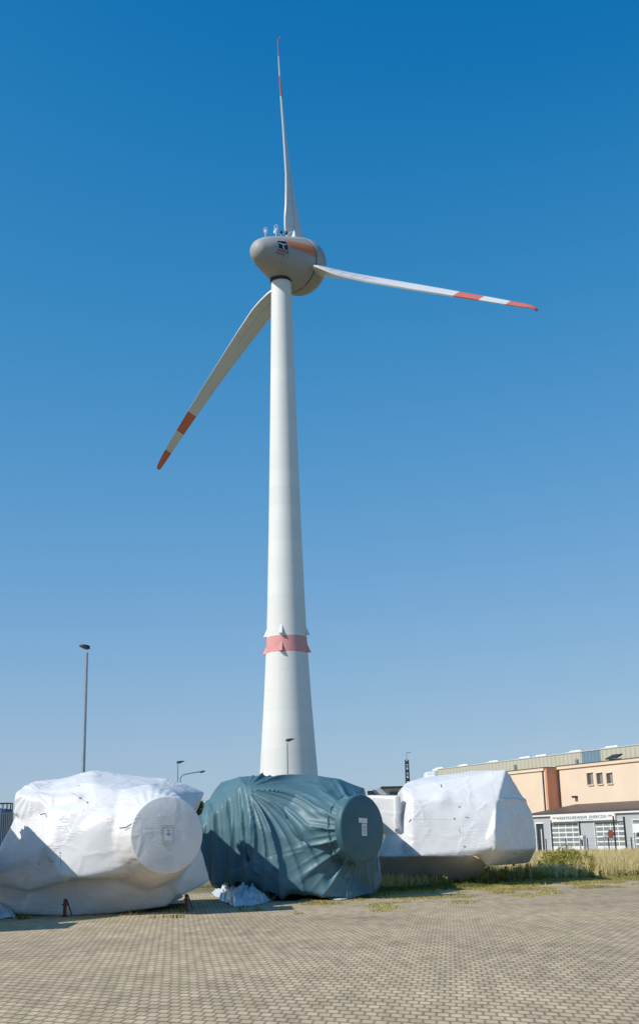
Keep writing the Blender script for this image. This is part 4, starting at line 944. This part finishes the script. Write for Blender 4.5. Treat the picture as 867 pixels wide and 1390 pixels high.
# leafy weeds
def leaves(name, stems, mt, label, cat, kind='stuff'):
    vs = []; fs = []; tt = []
    for (x, y, h, rad, nl) in stems:
        for i in range(nl):
            q = random.random() ** .8; a = random.uniform(0, 2 * PI); rr = rad * (1 - q * .75) * random.random() ** .5
            c = Vector((x + math.cos(a) * rr, y + math.sin(a) * rr, .05 + h * q)); s_ = random.uniform(.03, .075) * (1.3 - q * .6)
            n = Vector((random.gauss(0, 1), random.gauss(0, 1), random.gauss(.6, 1))).normalized(); u = n.orthogonal().normalized(); v = n.cross(u)
            k = len(vs); vs += [c - u * s_ * 1.6, c + v * s_ * .6, c + u * s_ * 1.6, c - v * s_ * .6]; fs.append((k, k + 1, k + 2, k + 3)); t_ = min(1, max(0, .2 + .55 * q + random.gauss(0, .18))); tt += [t_] * 4
        for j in range(3):
            k = len(vs); w_ = .008; a = random.uniform(0, PI); dx = Vector((math.cos(a) * w_, math.sin(a) * w_, 0)); p = Vector((x + random.gauss(0, rad * .3), y, 0)); q_ = p + Vector((random.gauss(0, rad * .3), 0, h))
            vs += [p - dx, p + dx, q_ + dx * .5, q_ - dx * .5]; fs.append((k, k + 1, k + 2, k + 3)); tt += [.4] * 4
    me = bpy.data.meshes.new(name); me.from_pydata([tuple(v) for v in vs], [], fs); me.update()
    a = me.attributes.new('tint', 'FLOAT', 'POINT'); a.data.foreach_set('value', tt); return tag(link(name, me, mt), label, cat, kind=kind)
st = []
for i in range(125):
    D = random.uniform(64, 82); px = random.gauss(762, 19); 
    if px < 728 or px > 815: continue
    p = at(px, 1150, D); st.append((p.x, D, random.uniform(.7, 1.45) * (1 - .012 * abs(px - 765) ** .9), random.uniform(.2, .4), 65))
leaves('leafy_weeds', st, M['weed'], 'yellow-green leafy weeds beside the pointed end of the right machine', 'weeds')
st = []
for i in range(45):
    x = random.uniform(5, 12.5); D = edgeY(x) + random.uniform(1.2, 6); st.append((x, D, random.uniform(.3, .75), .25, 45))
for i in range(46):
    px = random.uniform(520, 860); D = None; x = (px - 433) / 1727 * 55; D = edgeY((px - 433) / 1727 * (54 + (px - 520) * .02)) + random.uniform(-.3, .9); x = (px - 433) / 1727 * D
    st.append((x, D, random.uniform(.15, .5), .08, 14))
leaves('low_weeds', st, M['weed'], 'low green weeds in the shade along the paving edge', 'weeds')
for (px, py) in ((250, 1240), (230, 1245), (97, 1256), (32, 1246), (36, 1249), (165, 1241)):
    pass
pts = []
for (px, py, n, s_) in ((247, 1238, 10, .12), (228, 1246, 9, .25), (32, 1248, 16, .12), (345, 1236, 8, .4), (180, 1243, 8, .5), (262, 1206, 60, 1.1)):
    g = gnd(px, py)
    for i in range(n): pts.append((g.x + random.gauss(0, s_), g.y + random.gauss(0, s_ * .7)))
blades('joint_grass', pts, lambda x, y: random.uniform(.08, .24), .012, M['grass'], 'little grass tufts in the paving joints by the left machine', 'grass', lambda x, y: .35, .5, 5)

# tree glimpsed between the left and teal machines
def tree(px, D, h, rad, label):
    p = at(px, 1120, D); root = empty('tree', (p.x, D, 0), 0, label, 'tree', 'trees beyond the machines')
    mb = MB(); mb.tube([(0, 0, 0), (.05, 0, h * .4), (0, .05, h * .75)], [.16, .12, .04], 8)
    for i in range(6):
        a = i * 1.1; mb.tube([(0, 0, h * (.35 + .07 * i)), (math.cos(a) * rad * .5, math.sin(a) * rad * .5, h * (.5 + .07 * i))], [.06, .02], 6)
    mb.build('trunk', M['wood'], root, True)
    vs = []; fs = []; tt = []; cl = [(random.gauss(0, rad * .45), random.gauss(0, rad * .45), h * random.uniform(.4, .97), random.uniform(.35, .8) * rad * .6, random.random()) for _ in range(16)]
    for (x, y, z, r_, tn) in cl:
        for i in range(170):
            d = Vector((random.gauss(0, 1), random.gauss(0, 1), random.gauss(0, 1))).normalized() * r_ * random.random() ** .4; c = Vector((x, y, z)) + d; s_ = random.uniform(.06, .14)
            n = Vector((random.gauss(0, 1), random.gauss(0, 1), random.gauss(.5, 1))).normalized(); u = n.orthogonal().normalized(); v = n.cross(u); k = len(vs)
            vs += [c - u * s_ * 1.4, c + v * s_ * .7, c + u * s_ * 1.4, c - v * s_ * .7]; fs.append((k, k + 1, k + 2, k + 3)); tt += [min(1, max(0, tn * .6 + random.random() * .4))] * 4
    me = bpy.data.meshes.new('crown'); me.from_pydata([tuple(v) for v in vs], [], fs); me.update(); a = me.attributes.new('tint', 'FLOAT', 'POINT'); a.data.foreach_set('value', tt); link('crown', me, M['leaf'], root)
tree(271.5, 90, at(271, 1087, 90).z, 1.6, 'dark green tree glimpsed in the gap left of the teal tarpaulin')
